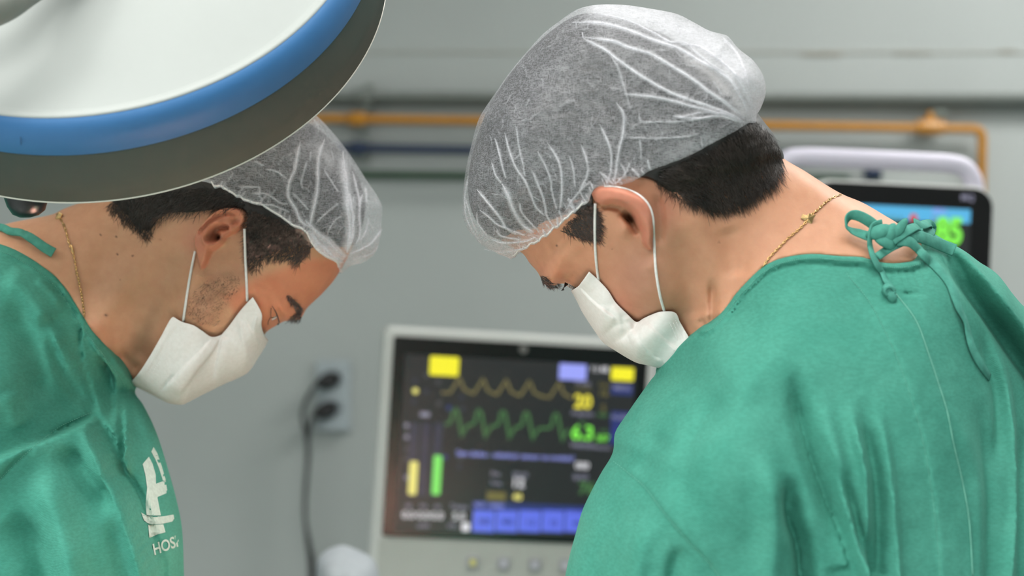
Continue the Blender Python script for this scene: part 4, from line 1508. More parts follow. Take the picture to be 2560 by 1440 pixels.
linesR = [
    (Z2([(860, 205), (880, 250), (1010, 320), (1100, 390), (1230, 480), (1400, 580), (1550, 640), (1700, 690), (1850, 750), (1905, 785)]), 4.0, .75),
    (Z2([(880, 240), (1050, 262), (1150, 300), (1300, 345), (1430, 420), (1560, 500), (1680, 590), (1800, 670), (1900, 760)]), 4.5, .70),
    (Z2([(800, 140), (1000, 150), (1180, 200), (1330, 260), (1480, 310), (1620, 390), (1740, 460), (1820, 520), (1900, 650), (1930, 740)]), 5.5, .7),
    (Z2([(900, 90), (1060, 105), (1200, 150), (1330, 215), (1430, 270), (1520, 272), (1600, 340), (1700, 420), (1790, 470)]), 4.0, .55),
    (Z2([(1440, 745), (1600, 762), (1750, 745), (1900, 790)]), 4.0, .65),
    (Z2([(1130, 605), (1300, 620), (1450, 650), (1600, 690), (1800, 740), (1900, 785)]), 4.5, .65),
    (Z2([(1030, 330), (1090, 430), (1120, 520), (1150, 620), (1170, 700)]), 2.6, .4),
    (Z2([(1080, 660), (1130, 740), (1125, 860), (1105, 940), (1085, 1060), (1070, 1175)]), 4.0, .55),
    (Z2([(1230, 700), (1240, 780), (1330, 782), (1500, 780), (1700, 750)]), 2.0, .5),
    (Z2([(1130, 885), (1300, 888), (1500, 882), (1620, 860)]), 2.0, .5),
    (Z2([(1230, 890), (1240, 960), (1240, 1030)]), 2.0, .4),
    (Z2([(1480, 760), (1650, 720), (1800, 745)]), 3.0, .5),
    (Z2([(1500, 290), (1620, 300), (1730, 370), (1850, 480), (1930, 600), (1960, 700)]), 6.0, .6),
    (Z2([(1760, 240), (1850, 330), (1900, 430), (1940, 560)]), 4.0, .6),
    (Z5([(390, 180), (430, 320), (460, 450), (500, 590)]), 2.4, .6), (Z5([(490, 130), (530, 300), (600, 480), (690, 610), (750, 750), (800, 870), (890, 960)]), 2.6, .65),
    (Z5([(600, 50), (630, 260), (670, 450), (690, 570)]), 1.9, .5), (Z5([(760, 500), (830, 670), (880, 810), (910, 980)]), 2.6, .65),
    (Z5([(810, 310), (890, 450), (940, 580), (960, 720), (1010, 900)]), 2.2, .55), (Z5([(910, 230), (1000, 360), (1050, 500), (1060, 700), (1040, 900)]), 2.6, .65),
    (Z5([(1130, 350), (1170, 480), (1190, 680)]), 2.0, .45), (Z5([(1250, 240), (1310, 420), (1310, 560), (1230, 720)]), 2.6, .55), (Z5([(1440, 50), (1530, 250), (1555, 400), (1535, 620)]), 2.8, .6),
    (Z5([(460, 640), (520, 760), (590, 930), (680, 1060), (780, 1130)]), 6.0, .6), (Z5([(210, 690), (330, 840), (450, 990), (500, 1080), (620, 1150)]), 3.4, .65),
    (Z5([(360, 430), (400, 560), (460, 640)]), 2.2, .55), (Z5([(240, 900), (340, 980), (440, 1060), (700, 1160)]), 2.6, .6), (Z5([(640, 830), (660, 930), (800, 1090)]), 2.6, .6),
    (Z5([(90, 770), (150, 980), (220, 1160)]), 2.2, .5), (Z5([(210, 920), (220, 1030), (320, 1170)]), 2.2, .5), (Z5([(400, 1080), (450, 1160), (650, 1200)]), 3.0, .6),
    (Z5([(360, 1190), (480, 1230), (700, 1210), (800, 1170)]), 4.0, .6), (Z5([(280, 1290), (420, 1320), (560, 1310), (700, 1290)]), 5.0, .6), (Z5([(120, 560), (90, 760), (110, 1000), (260, 1250)]), 3.0, .5),
    (Z5([(1600, 640), (1690, 540), (1740, 430)]), 2.2, .5), (Z5([(1640, 430), (1690, 520), (1680, 600)]), 2.2, .5), (Z5([(1100, 900), (1180, 780), (1270, 680), (1350, 610)]), 2.4, .5),
]
g = np.random.default_rng(21)
for k in range(46):          # short gathers above the elastic
    i = g.integers(12, len(er) - 4)
    x, y = er[i]
    dx, dy = -0.5 + g.normal(0, .25), -1
    L = g.uniform(10, 34)
    linesR.append(([(x, y), (x + dx * L * .5 + g.normal(0, 2), y + dy * L * .5), (x + dx * L, y + dy * L)], g.uniform(1.6, 2.8), g.uniform(.3, .6)))
for k in range(150):         # fine crinkles all over
    x, y = g.uniform(1180, 1880), g.uniform(40, 620)
    a, L = g.uniform(0, math.pi), g.uniform(14, 46)
    dx, dy = math.cos(a) * L / 2, math.sin(a) * L / 2
    linesR.append(([(x - dx, y - dy), (x + g.normal(0, 3), y + g.normal(0, 3)), (x + dx, y + dy)], g.uniform(.9, 1.5), g.uniform(.14, .36)))
def in_cap(pts, outline, gone):
    a = np.asarray(pts, float)
    return poly_sd(a[:, 0], a[:, 1], np.array(outline)).min() > 8 and poly_sd(a[:, 0], a[:, 1], np.array(gone)).max() < -5
linesR = [l for l in linesR if l[2] >= .4 or in_cap(l[0], capR_out, list(map(tuple, er)) + [(1280, 760), (1900, 760), (1960, 330)])]
cap_folds(cR, linesR)
cR.H += 0.0012 * vnoise(cR.QX, cR.QY, 34, 1) + 0.0005 * vnoise(cR.QX, cR.QY, 11, 2)
cR.update()
V, Q = cR.mesh(open_cut=True)
capR = mesh_obj('surgical_cap', V, Q, m_cap, sR)
tag(capR, 'sheer white bouffant cap')
def capR_extra(px, py):
    d = line_d(px, py, er)[0]
    a = 0.5 * np.exp(-(d / 9) ** 2) * np.clip((1560 - px) / 120, 0.15, 1)
    a = np.maximum(a, 0.30 * gb(px, py, 1250, 625, 90, 30, 0.1))
    a = np.maximum(a, 0.55 * gb(px, py, 1880, 275, 40, 60))
    d2 = line_d(px, py, [(1500, 20), (1640, 45), (1760, 105), (1850, 175), (1890, 250)])[0]
    a = np.maximum(a, 0.42 * np.exp(-(d2 / 32) ** 2))
    a = np.maximum(a, 0.18 * gb(px, py, 1720, 380, 110, 28, -0.45))
    return a + 0.03 * vnoise(px, py, 9, 4)
fold_attr(capR, linesR, capR_extra)
crease_ribbons(cR, linesR, capR)
eh = er[len(er) // 2:]
ee = on_surface([cR], eh[::2, 0], eh[::2, 1] - 5, -0.0006)
tube('elastic', ee, 0.0006, m_loop, capR, 6)

# ---- mask
mR, mgR = face_mask(vR, tR,
    [(1473, 679), (1460, 697), (1447, 714), (1436, 722), (1428, 726)],
    [(1724, 846), (1712, 880), (1690, 905), (1668, 915), (1651, 920)],
    [(1473, 679), (1496, 700), (1520, 726), (1539, 756), (1565, 782), (1591, 805), (1610, 796), (1632, 786), (1655, 779), (1687, 781), (1700, 805), (1711, 824), (1724, 846)],
    [(1428, 726), (1441, 749), (1456, 779), (1475, 809), (1490, 831), (1509, 856), (1542, 878), (1587, 904), (1617, 912), (1651, 920)],
    [([(1448, 716), (1478, 748), (1510, 775), (1545, 800)], .0034, 4, 50, 1),
     ([(1512, 762), (1508, 800), (1496, 838)], .0016, 9, 0, 1),
     ([(1575, 800), (1590, 840), (1620, 880), (1660, 905)], .0026, 5, 45, 1),
     ([(1555, 790), (1570, 830), (1585, 870), (1590, 900)], .0022, 5, 40, -1),
     ([(1610, 800), (1640, 830), (1675, 860), (1700, 878)], .0022, 5, 45, 1),
     ([(1690, 785), (1705, 812), (1722, 846)], .0012, 4, 0, 1),
     ([(1530, 760), (1548, 800), (1552, 850), (1560, 885)], .0012, 9, 0, 1)], sR, 0.0035)
tag(mR, 'white pleated face mask')
def loop(name, pts, vols, off, parent, rad=0.00105):
    p = catmull([(a, b) for a, b in pts], 8)
    c = on_surface(vols, p[:, 0], p[:, 1], off)
    for k in range(3):
        c[1:-1] = 0.25 * c[:-2] + 0.5 * c[1:-1] + 0.25 * c[2:]
    return tube(name, c, rad, m_loop, parent, 8)
loop('ear_loop', [(1497, 704), (1492, 670), (1488, 620), (1487, 560), (1488, 510)], [vR, hv], 0.0012, mR)
loop('ear_loop', [(1512, 466), (1540, 468), (1570, 475), (1600, 490), (1622, 514), (1632, 545), (1634, 580), (1636, 620), (1640, 680), (1650, 740), (1662, 782)], [vR], 0.0008, mR)
# folded corner seam of the mask with its welded dots
gx, gy, gyd = mgR
def mask_stitches(mg, parent, pts, rows, dpx):
    parts = []
    px, py, y = (a.ravel() for a in mg)
    for off in rows:
        q = resample(catmull(pts, 8), 26)
        for x0, y0 in q[1:-1]:
            x, yv = x0 + off[0], y0 + off[1]
            i = np.argmin((px - x) ** 2 + (py - yv) ** 2)
            c = P(x, yv, y[i] - 0.0004)
            parts.append(box_geo(c, (dpx * 0.0003, 0.0004, 0.0006)))
    return mesh_obj('edge_weld', *join_geo(parts), m_loop, parent, False)
mask_stitches(mgR, mR, [(1688, 800), (1698, 822), (1708, 846)], [(0, 0), (-7, 3), (-14, 6)], 2.0)

# ---- gown
gownR_out = [(2300, 565), (2323, 581), (2382, 618), (2423, 647), (2465, 672), (2498, 714), (2528, 747), (2560, 772), (2640, 850), (2760, 1000), (2790, 1300), (2790, 1890),
             (1370, 1890), (1392, 1560), (1414, 1440), (1425, 1390), (1439, 1340), (1455, 1284), (1478, 1234), (1505, 1184), (1528, 1148), (1536, 1123), (1539, 1084), (1567, 1040),
             (1605, 984), (1628, 951), (1640, 925), (1560, 900), (1540, 760), (1600, 560), (1800, 380), (2060, 330), (2220, 440), (2290, 520)]
gR = Volume(DR, (1350, 440, 2820, 1910), 0.0020, tR, gownR_out, 0.045, 0.0)
gR.H += 0.0
Z6 = lambda p: zm(1400, 640, 0.5556, p)
seamR = Z6([(1290, 80), (1400, 220), (1500, 420), (1560, 580), (1620, 780), (1660, 980), (1690, 1200), (1710, 1440), (1720, 1700)])
plkR = Z6([(1510, 170), (1600, 290), (1660, 450), (1700, 570), (1740, 700), (1770, 850), (1810, 1020), (1840, 1200), (1855, 1440), (1860, 1700)])
slvR = Z6([(230, 915), (300, 970), (370, 1030), (430, 1110), (500, 1200), (570, 1280), (640, 1350), (710, 1440), (800, 1600)])
gR.fold(seamR, 0.0018, 3, 60, -1, 0.03, 0.0)
gR.fold(plkR, 0.0026, 3, 120, 1, 0.05, 0.0)
gR.fold(slvR, 0.0030, 4, 70, -1, 0.02, 0.0)
gR.ridge(slvR, -0.0016, 5, 0.02, 0)
for pts, a, wd in (
        ([(1060, 470), (1080, 700), (1130, 900), (1200, 1100), (1250, 1230), (1300, 1400)], -.011, 34),
        ([(1180, 560), (1200, 760), (1260, 960), (1300, 1130), (1330, 1290), (1380, 1440), (1400, 1650)], .007, 30),
        ([(1310, 600), (1320, 750), (1360, 950), (1375, 1130), (1370, 1300), (1365, 1500)], .0065, 17),
        ([(1365, 640), (1390, 800), (1425, 1000), (1440, 1200), (1440, 1450)], -.006, 18),
        ([(1410, 620), (1450, 800), (1490, 1050), (1510, 1250), (1520, 1500)], .0045, 18),
        ([(1240, 900), (1300, 1060), (1345, 1240), (1400, 1440), (1430, 1600)], -.010, 20),
        ([(1020, 960), (1050, 1180), (1090, 1300), (1110, 1440), (1120, 1650)], -.015, 34),
        ([(900, 860), (940, 1000), (960, 1150), (950, 1350), (930, 1600)], .008, 46),
        ([(800, 560), (640, 760), (580, 900), (560, 1060), (620, 1180)], -.008, 44),
        ([(1080, 300), (900, 480), (760, 640), (700, 800)], .004, 60),
        ([(480, 780), (430, 850), (380, 930), (330, 990)], -.008, 40),
        ([(330, 1040), (260, 1160), (190, 1300), (150, 1440), (120, 1650)], -.006, 40),
        ([(420, 1150), (360, 1280), (330, 1440), (310, 1700)], .006, 40),
        ([(560, 1300), (520, 1400), (500, 1550)], -.006, 30),
        ([(390, 600), (350, 720), (290, 820)], -.007, 7),
        ([(1920, 300), (1960, 420), (2000, 560), (2020, 700), (2030, 900), (2040, 1100), (2020, 1300), (2000, 1600)], .007, 15),
        ([(1900, 300), (1915, 430), (1960, 600), (1975, 800), (1960, 1000)], -.006, 18),
        ([(1690, 620), (1760, 720), (1830, 860), (1880, 1010), (1900, 1200), (1900, 1500)], .004, 34),
        ([(1880, 620), (1910, 800), (1930, 1000), (1930, 1300), (1920, 1600)], -.006, 26),
        ([(2060, 700), (2090, 900), (2090, 1200), (2080, 1600)], -.008, 30),
        ([(1500, 180), (1600, 165), (1650, 180)], -.0022, 4)):
    gR.ridge(Z6(pts), a * 1.35, wd * 0.72, 0.3, 0.02 if pts[-1][1] > 1400 else 0.3)
for pts, a, sd_ in (([(1310, 600), (1320, 750), (1360, 950), (1375, 1130), (1370, 1300), (1365, 1500)], .0045, 1), ([(1060, 560), (1085, 720), (1130, 900), (1200, 1100), (1250, 1230), (1290, 1400)], .005, 1),
                  ([(1240, 960), (1290, 1130), (1330, 1290), (1380, 1440), (1400, 1600)], .006, 1), ([(1020, 1040), (1050, 1180), (1090, 1300), (1110, 1440), (1120, 1650)], .006, -1),
                  ([(1920, 300), (1975, 480), (2005, 620), (2020, 760), (2035, 1000), (2035, 1200), (2010, 1500)], .0045, 1), ([(1450, 800), (1490, 1050), (1510, 1250), (1520, 1500)], .003, 1)):
    gR.fold(Z6(pts), a, 2.6, 40, sd_, 0.35, 0.02)
# edge of the back flap standing off at right
flapR = [(2330, 596), (2390, 640), (2440, 700), (2500, 780), (2560, 868), (2640, 980), (2740, 1160)]
gR.fold(flapR, 0.026, 7, 70, -1, 0.12, 0.0)
gR.ridge([(x - 16, y + 14) for x, y in flapR], -0.026, 20, 0.25, 0)
gR.ridge(zm(2060, 440, .25, [(1420, 880), (1520, 1040), (1640, 1220), (1800, 1420), (1900, 1600)]), 0.006, 7, 0.2, 0.2)
# gathers under the neck band
for k in range(11):
    x = 2205 + k * 9.5
    x += random.uniform(-4, 4)
    l = random.uniform(0.5, 1.4)
    gR.ridge([(x, 668), (x + (14 + k) * l, 668 + (37 + 2 * k) * l), (x + (26 + 3 * k) * l, 668 + (77 + 3 * k) * l)], random.uniform(.0008, .002) * (1 if k % 2 else -1), random.uniform(3.5, 6), 0.15, 0.6)
# neck band: a raised hem along the opening, with a groove below
cd, cs, ct = line_d(gR.QX, gR.QY, catmull(gownR_poly, 6))
gR.H += 0.0026 * sstep((20 - cd) / 5) - 0.0022 * np.exp(-((cd - 24) / 5) ** 2)
gR.H += 0.0004 * vnoise(gR.QX, gR.QY, 26, 12) + 0.0012 * vnoise(gR.QX, gR.QY, 90, 13)
gR.update()
gR.remove([(1600, 960), (1640, 932), (1661, 911), (1692, 874), (1724, 847), (1745, 830)] + gownR_poly + [(2326, 592), (2310, 500), (2200, 380), (2000, 260), (1500, 350), (1450, 900), (1560, 960)], 3)
V, Q = gR.mesh()
V = smooth_mesh(V, Q, 1)
skirtR = ellipse_loft([(0.30, 1.25, 1.17, .17, .15), (0.36, 1.26, 1.05, .20, .17), (.40, 1.26, .90, .215, .185), (.41, 1.26, .65, .225, .20), (.41, 1.26, .42, .235, .21)], 40)
V, Q = merge((V, Q), skirtR)
gownR = mesh_obj('surgical_gown', V, Q, m_gown, sR)
tag(gownR, 'green cotton surgical gown tied at the nape')
vs = [gR]
strip('seam_cord', vs, [(x + 1, y) for x, y in plkR[:-1]], 0.0007, 0.0004, m_thread, gownR, 0.0004)
stitch('seam_stitching', vs, seamR[:-1], 0.0003, 0.00022, gownR, 6)
stitch('seam_stitching', vs, [(x + 6, y + 5) for x, y in slvR[:-1]], 0.0003, 0.00022, gownR, 6)
stitch('neckband_stitching', vs, [(x + 4, y + 11) for x, y in gownR_poly], 0.0003, 0.00022, gownR, 5)

# ties: bow at the nape
tv = [gR, vR]
Z7 = lambda p: zm(2060, 440, 0.25, p)
def tie(pts, width, offs, name='tie', roll=0.0, thick=0.0007, w2=None):
    p = catmull([(a, b, o) for (a, b), o in zip(Z7(pts), offs)], 8)
    c = on_surface(tv, p[:, 0], p[:, 1], 0) - np.array([0, 1.0, 0]) * p[:, 2:3]
    for _ in range(3):
        c[1:-1] = .25 * c[:-2] + .5 * c[1:-1] + .25 * c[2:]
    if np.ndim(roll):
        roll = np.interp(np.linspace(0, 1, len(c)), np.linspace(0, 1, len(roll)), roll)
    return strip(name, None, None, width, 0, m_trim, gownR, thick, pts3=c, roll=roll, w2=w2)
tie([(500, 520), (400, 450), (300, 400), (235, 405), (207, 450), (212, 510), (260, 545), (340, 575), (440, 610)], 0.0082, [.010, .012, .011, .009, .007, .005, .004, .005, .006], 'bow_loop', [0.5, .5, .6, .9, 1.3, 1.0, .5, .3])
tie([(540, 480), (460, 500), (432, 560), (432, 680), (470, 800), (520, 890), (570, 960), (610, 1050), (650, 1100), (690, 1150)], 0.0060, [.013, .013, .012, .008, .006, .004, .003, .003, .003, .002], 'tie_end', [.3, .8, .9, .5, .3, .6, .3, .5], w2=0.0050)
tie([(520, 810), (600, 750), (680, 700), (790, 650), (880, 620)], 0.0062, [.003, .005, .008, .011, .012], 'tie', 0.2)
tie([(640, 650), (720, 590), (810, 535), (880, 515), (950, 560), (900, 610), (760, 625)], 0.0080, [.012, .015, .016, .013, .010, .010, .011], 'bow_loop', [.2, .3, .5, .8, 1.0, .6])
tie([(870, 480), (940, 495), (1000, 480), (1040, 520), (1020, 575), (960, 600)], 0.0085, [.010, .012, .012, .010, .008, .008], 'bow_loop', [.2, .5, .2, -.3, .3])
tie([(740, 600), (900, 610), (1050, 660), (1170, 705), (1285, 745)], 0.0098, [.014, .013, .010, .008, .006], 'tie_end', 0.1)
tie([(690, 650), (800, 660), (880, 710), (960, 780), (1080, 880), (1190, 1000), (1265, 1110), (1305, 1230), (1340, 1330), (1400, 1450), (1430, 1580), (1470, 1720), (1540, 1860), (1640, 2010)], 0.0085,
    [.012, .014, .011, .007, .004, .003, .003, .004, .004, .004, .004, .004, .004, .004], 'tie_end', [.1, .2, .4, .2, .5, .2, .5, .9, .5, .2, .3], w2=0.006)
# the knot: a lumpy wrapped band
kn = []
kc = on_surface(tv, np.array([2212.0]), np.array([590.0]), 0.010)[0]
for (a, b, r, l, dx, dz) in ((0.3, 0.0062, .0052, .010, -.004, .003), (1.1, 0.006, .0046, .009, .003, .001), (-.5, .0056, .0048, .009, 0, -.004), (.9, .004, .0036, .011, .009, .004)):
    t = np.linspace(-1, 1, 12)
    path = np.stack([kc[0] + dx + l * t * math.cos(a), kc[1] - 0.003 * (1 - t ** 2), kc[2] + dz + l * t * math.sin(a)], 1)
    kn.append(tube_geo(path, r * np.sqrt(np.clip(1.02 - t ** 2, 0.02, 1)), 14, True, 0.62))
mesh_obj('bow_knot', *join_geo(kn), m_trim, gownR)
# knotted end of the short tie
k2 = on_surface(tv, np.array([2221.0, 2230.0]), np.array([728.0, 742.0]), 0.003)
parts = []
for c0, r in ((k2[0], .0046), (k2[1], .0036)):
    t = np.linspace(-1, 1, 10)
    parts.append(tube_geo(np.stack([c0[0] + r * 1.1 * t * .5, c0[1] - 0 * t, c0[2] - r * 1.1 * t], 1), r * np.sqrt(np.clip(1.02 - t ** 2, .02, 1)), 14, True, 0.8))
t = np.linspace(0, 2 * math.pi, 20)
parts.append(tube_geo(np.stack([k2[0][0] + .0034 * np.cos(t), k2[0][1] - .0034 + 0 * t, k2[0][2] + .0030 * np.sin(t)], 1), 0.0013, 8))
mesh_obj('tie_knot', *join_geo(parts), m_trim, gownR)

# ---- gold chain
def chain(vols, pts, step_px, parent_name, root, r=0.00042, lw=1.0, bars=()):
    p = catmull(pts, 12)
    L = np.linalg.norm(np.diff(p, axis=0), axis=1).sum()
    n = int(L / step_px)
    q = resample(p, n + 1)
    c = on_surface(vols, q[:, 0], q[:, 1], 0.0008)
    parts = []
    for i in range(n):
        a, b = c[i], c[i + 1]
        m, d = (a + b) / 2, (b - a)
        l = np.linalg.norm(d)
        d /= l
        s_ = np.cross(d, (0, -1, 0.2))
        s_ /= np.linalg.norm(s_)
        if i % 2:
            s_ = np.cross(d, s_)
        t = np.linspace(0, 2 * math.pi, 9)
        parts.append(tube_geo(m + np.outer(np.cos(t) * l * 0.66, d) + np.outer(np.sin(t) * 0.0007 * lw, s_), r, 5, False))
    return mesh_obj(parent_name, *join_geo(parts), m_gold, root)
neR = chain([vR], [(1896, 684), (1920, 648), (1946, 620), (1972, 594), (1995, 575), (2015, 555), (2028, 538), (2045, 524), (2062, 508), (2082, 494), (2103, 487)], 7, 'necklace', sR, 0.00042, 1.0)
tag(neR, 'thin gold chain with a small crown charm')
pts = [(2002, 545), (2006, 535), (2016, 538), (2024, 533), (2030, 537), (2040, 537), (2033, 547), (2030, 560), (2018, 556), (2008, 549)]
d = vR.depth(np.array([2020.0]), np.array([546.0]))[0] - 0.0016
vv = [tuple(P(x, y, d - 0.0006)) for x, y in pts] + [tuple(P(x, y, d + 0.0008)) for x, y in pts] + [tuple(P(2020, 545, d - 0.0014))]
n = len(pts)
mesh_obj('charm', vv, [(i, (i + 1) % n, 2 * n) for i in range(n)] + [(i + n, (i + 1) % n + n, (i + 1) % n, i) for i in range(n)] + [tuple(range(2 * n - 1, n - 1, -1))], m_gold, neR, False)
# ================================================================== the surgeon on the left
DL = 1.40
tL = TPS([
    (600, 380, 0, .078), (760, 430, 0, .073), (870, 540, 0, .060), (450, 420, 0, .070), (550, 590, 0, .076), (700, 650, 0, .067), (800, 690, 0, .052), (740, 765, 0, .046), (690, 780, 0, .052),
    (620, 730, 0, .064), (560, 790, 0, .064), (480, 770, 0, .061), (420, 940, 0, .036), (560, 900, 0, .040), (640, 850, 0, .030), (400, 640, 0, .060), (310, 740, 0, .059), (250, 560, 0, .054), (150, 610, -.004, .064), (60, 640, -.010, .078),
    (210, 810, -.006, .074), (300, 940, .006, .060), (40, 800, -.030, .110), (160, 930, -.045, .115), (80, 1150, -.085, .105), (230, 1100, -.075, .062), (300, 1300, -.085, .062), (-250, 900, 0, .16),
    (340, 1060, -.045, .045), (410, 1250, -.070, .045), (430, 1430, -.075, .050), (-250, 1400, 0, .18), (420, 1850, -.075, .07), (0, 1850, -.06, .15), (-450, 1300, .05, .18), (340, 380, 0, .05)], 2e-4)
skinL_out = [(844, 686), (868, 645), (892, 590), (905, 540), (900, 490), (876, 435), (838, 378), (788, 330), (700, 288), (600, 276), (500, 296), (400, 345), (335, 400), (288, 452), (244, 490), (204, 507), (167, 521), (133, 537),
             (67, 550), (27, 559), (-40, 578), (-140, 610), (-160, 900), (100, 980), (280, 960), (316, 945), (345, 955), (420, 984), (450, 988), (505, 964), (560, 940), (600, 914), (636, 876), (655, 852), (662, 834),
             (675, 823), (697, 810), (710, 803), (726, 802), (748, 800), (756, 788), (768, 769), (800, 739), (826, 711)]
def RrL(px, py):
    return np.full(px.shape, 0.050) * (1 - 0.74 * gb(px, py, 715, 800, 75, 50))
vL = Volume(DL, (-170, 255, 930, 1010), 0.0015, tL, skinL_out, RrL)
gownL_poly = [(-170, 596), (-60, 598), (0, 612), (40, 628), (87, 654), (133, 688), (167, 728), (200, 781), (217, 808), (247, 848), (273, 881), (293, 908), (313, 934), (324, 957)]
cl = poly_sd(vL.QX, vL.QY, np.array(gownL_poly + [(330, 1100), (-300, 1100), (-300, 596)]))
vL.H -= 0.008 * sstep(cl / 16 + 0.2) + 0.030 * sstep((cl - 20) / 80)
vL.ridge([(712, 745), (735, 765), (752, 790)], .004, 16, 0.2, 0.0)         # brow bone
vL.blob(693, 795, 16, 24, -.008, -0.5)                                       # eye socket
vL.blob(702, 778, 12, 18, .0035, -0.5)                                       # upper lid
vL.ridge([(682, 758), (696, 774), (705, 795), (704, 806)], -.0018, 3)
vL.blob(662, 760, 14, 16, .002)
vL.blob(625, 715, 50, 34, .004, 0.6)                                         # cheek bone
vL.blob(700, 690, 40, 30, -.0025)
vL.ridge([(505, 660), (470, 740), (440, 800)], .0045, 26)                    # jaw
vL.ridge([(455, 620), (415, 720), (380, 830), (340, 910)], -.0045, 30, .2, .1)
vL.ridge([(420, 560), (330, 690), (260, 810), (230, 850)], .005, 32, .2, .1)   # neck muscle
vL.ridge([(300, 560), (250, 660), (215, 760)], -.0025, 30)
vL.blob(268, 862, 26, 16, .003)
vL.ridge([(290, 886), (320, 905), (345, 930)], -.005, 14, .2, .2)
# ear
EZ = lambda p: zm(440, 480, 0.1806, p)
earL = np.array(catmull(EZ([(978, 400), (975, 300), (900, 230), (760, 205), (640, 225), (540, 280), (440, 370), (340, 490), (280, 580), (255, 680), (262, 760), (280, 840), (296, 950), (325, 1050), (372, 1078), (425, 1030), (462, 950), (505, 850), (565, 800), (640, 740), (720, 640), (860, 560), (930, 500)]), 5, True))
sd = poly_sd(vL.QX, vL.QY, earL)
back = np.clip((640 - vL.QX + (vL.QY - 520) * 0.25) / 150, 0, 1)
vL.H += (0.004 + 0.011 * back ** 0.8) * sstep(sd / 9) * (1 - 0.5 * gb(vL.QX, vL.QY, 505, 660, 22, 26))
vL.ridge(EZ([(960, 420), (955, 320), (890, 255), (760, 235), (650, 255), (550, 315), (450, 405), (355, 520), (300, 610), (290, 700)]), .0042, 5.0, .08, .25)
vL.ridge(EZ([(900, 370), (830, 320), (760, 300), (660, 330), (560, 390), (460, 470), (390, 560), (350, 660)]), -.0032, 4.0, .15, .3)
vL.ridge(EZ([(700, 420), (620, 420), (540, 460), (480, 530), (430, 610), (440, 700), (480, 770)]), .0036, 5.5, .15, .15)
vL.blob(591, 554, 13, 9, -.0055, -0.4)
vL.ridge(EZ([(770, 500), (690, 500), (600, 520), (540, 570), (510, 650), (520, 720)]), -.0095, 7.0, .1, .1)
vL.blob(546, 594, 9, 9, -.016)
vL.blob(557, 603, 8, 12, .005, .3)
vL.blob(529, 612, 7, 11, .004, .2)
vL.ridge(EZ([(520, 760), (500, 800), (470, 830)]), -.004, 4)
vL.update()

sL = empty('person', (-0.50, 1.40, 0.0))
tag(sL, 'person in green gown with white chest print at left, face in profile looking down', 'person', 'surgeons bent over the operating field')
V, Q = vL.mesh()
V = smooth_mesh(V, Q, 2)
V, Q = merge((V, Q), *torso_rest(-0.50, 1.40, 1.38, -0.3, -0.44))
bodyL = mesh_obj('body', V, Q, m_skin, sL)
v, px, py = px_of(bodyL)
c = np.tile(np.array(srgb(212, 162, 130)), (len(v), 1))
c = paint(c, .85 * sstep(poly_sd(px, py, np.array([(560, 740), (640, 700), (760, 650), (900, 640), (850, 720), (740, 840), (640, 860), (600, 800)])) / 30 + .5), srgb(218, 140, 108))  # pink bounce light on forehead and cheek, put into the skin colour
c = paint(c, .8 * sstep(poly_sd(px, py, earL) / 6 + .6), srgb(204, 130, 104))
st = .55 * sstep(1.15 - line_d(px, py, [(590, 680), (545, 720), (500, 770), (470, 800)])[0] / 62) * (0.75 + 0.35 * vnoise(px, py, 16, 3))
c = paint(c, st, srgb(118, 86, 68))
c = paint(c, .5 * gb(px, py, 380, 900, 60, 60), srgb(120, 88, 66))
c = paint(c, .9 * gb(px, py, 546, 595, 8, 7), (.02, .01, .008))
c = paint(c, .35 * gb(px, py, 480, 600, 30, 50), srgb(196, 122, 104))
c = paint(c, .45 * gb(px, py, 240, 840, 50, 40), srgb(214, 136, 104))
for mx, my, mr in ((265, 788, 4), (520, 714, 3), (252, 588, 2), (290, 592, 2), (293, 636, 2), (332, 640, 2), (400, 600, 1.8), (300, 700, 1.6)):
    c = paint(c, 1.3 * gb(px, py, mx, my, mr, mr * .8), srgb(74, 46, 36))
set_col(bodyL, c)

# ---- hair
hairL_region = [(262, 480), (270, 508), (287, 524), (311, 544), (333, 562), (356, 578), (368, 590), (378, 572), (392, 549), (422, 532), (480, 530), (525, 524), (557, 522), (600, 520), (618, 545), (612, 607), (620, 655), (634, 673), (662, 649), (694, 643), (726, 648), (748, 664), (768, 644), (786, 618),
                (840, 620), (900, 600), (960, 520), (900, 380), (790, 260), (600, 220), (400, 270), (260, 400)]
hl = Volume(DL, (220, 220, 960, 720), 0.0018, tL,
            [(850, 660), (880, 620), (906, 560), (912, 500), (888, 430), (846, 370), (792, 320), (702, 277), (600, 265), (498, 286), (396, 336), (328, 392), (278, 446), (262, 480), (300, 620), (500, 760), (700, 740)], .05, .0042)
hl.keep(hairL_region, 3)
hl.H += 0.001 * vnoise(hl.QX, hl.QY, 10, 9)
hl.update()
V, Q = hl.mesh()
hairL = mesh_obj('hair', V, Q, m_hair, sL)
tag(hairL, 'short dark hair tapering to a point on the neck')
vv = [hl, vL]
g1 = strands(vv, [(270, 508), (311, 542), (356, 574), (372, 580), (392, 546), (425, 530), (525, 522), (605, 518), (618, 510), (560, 475), (500, 470), (400, 480), (300, 490)], 1500, lambda a, b: (-0.8 + .4 * (a < 380), .5 + .6 * (a < 380)), (14, 34), .00022, .001, .0004, 3, .35, 31)
g2 = strands(vv, [(620, 520), (614, 600), (622, 652), (636, 668), (664, 646), (694, 640), (726, 645), (748, 660), (768, 640), (782, 615), (740, 575), (690, 545)], 1700, lambda a, b: (-.55, .8), (12, 28), .00022, .0012, .0004, 3, .5, 32)
e1 = resample(catmull([(272, 512), (311, 546), (356, 580), (368, 594), (378, 574), (394, 548), (440, 530), (500, 530)], 6), 260)
e1 = e1 + np.random.default_rng(9).normal(0, 5, e1.shape)
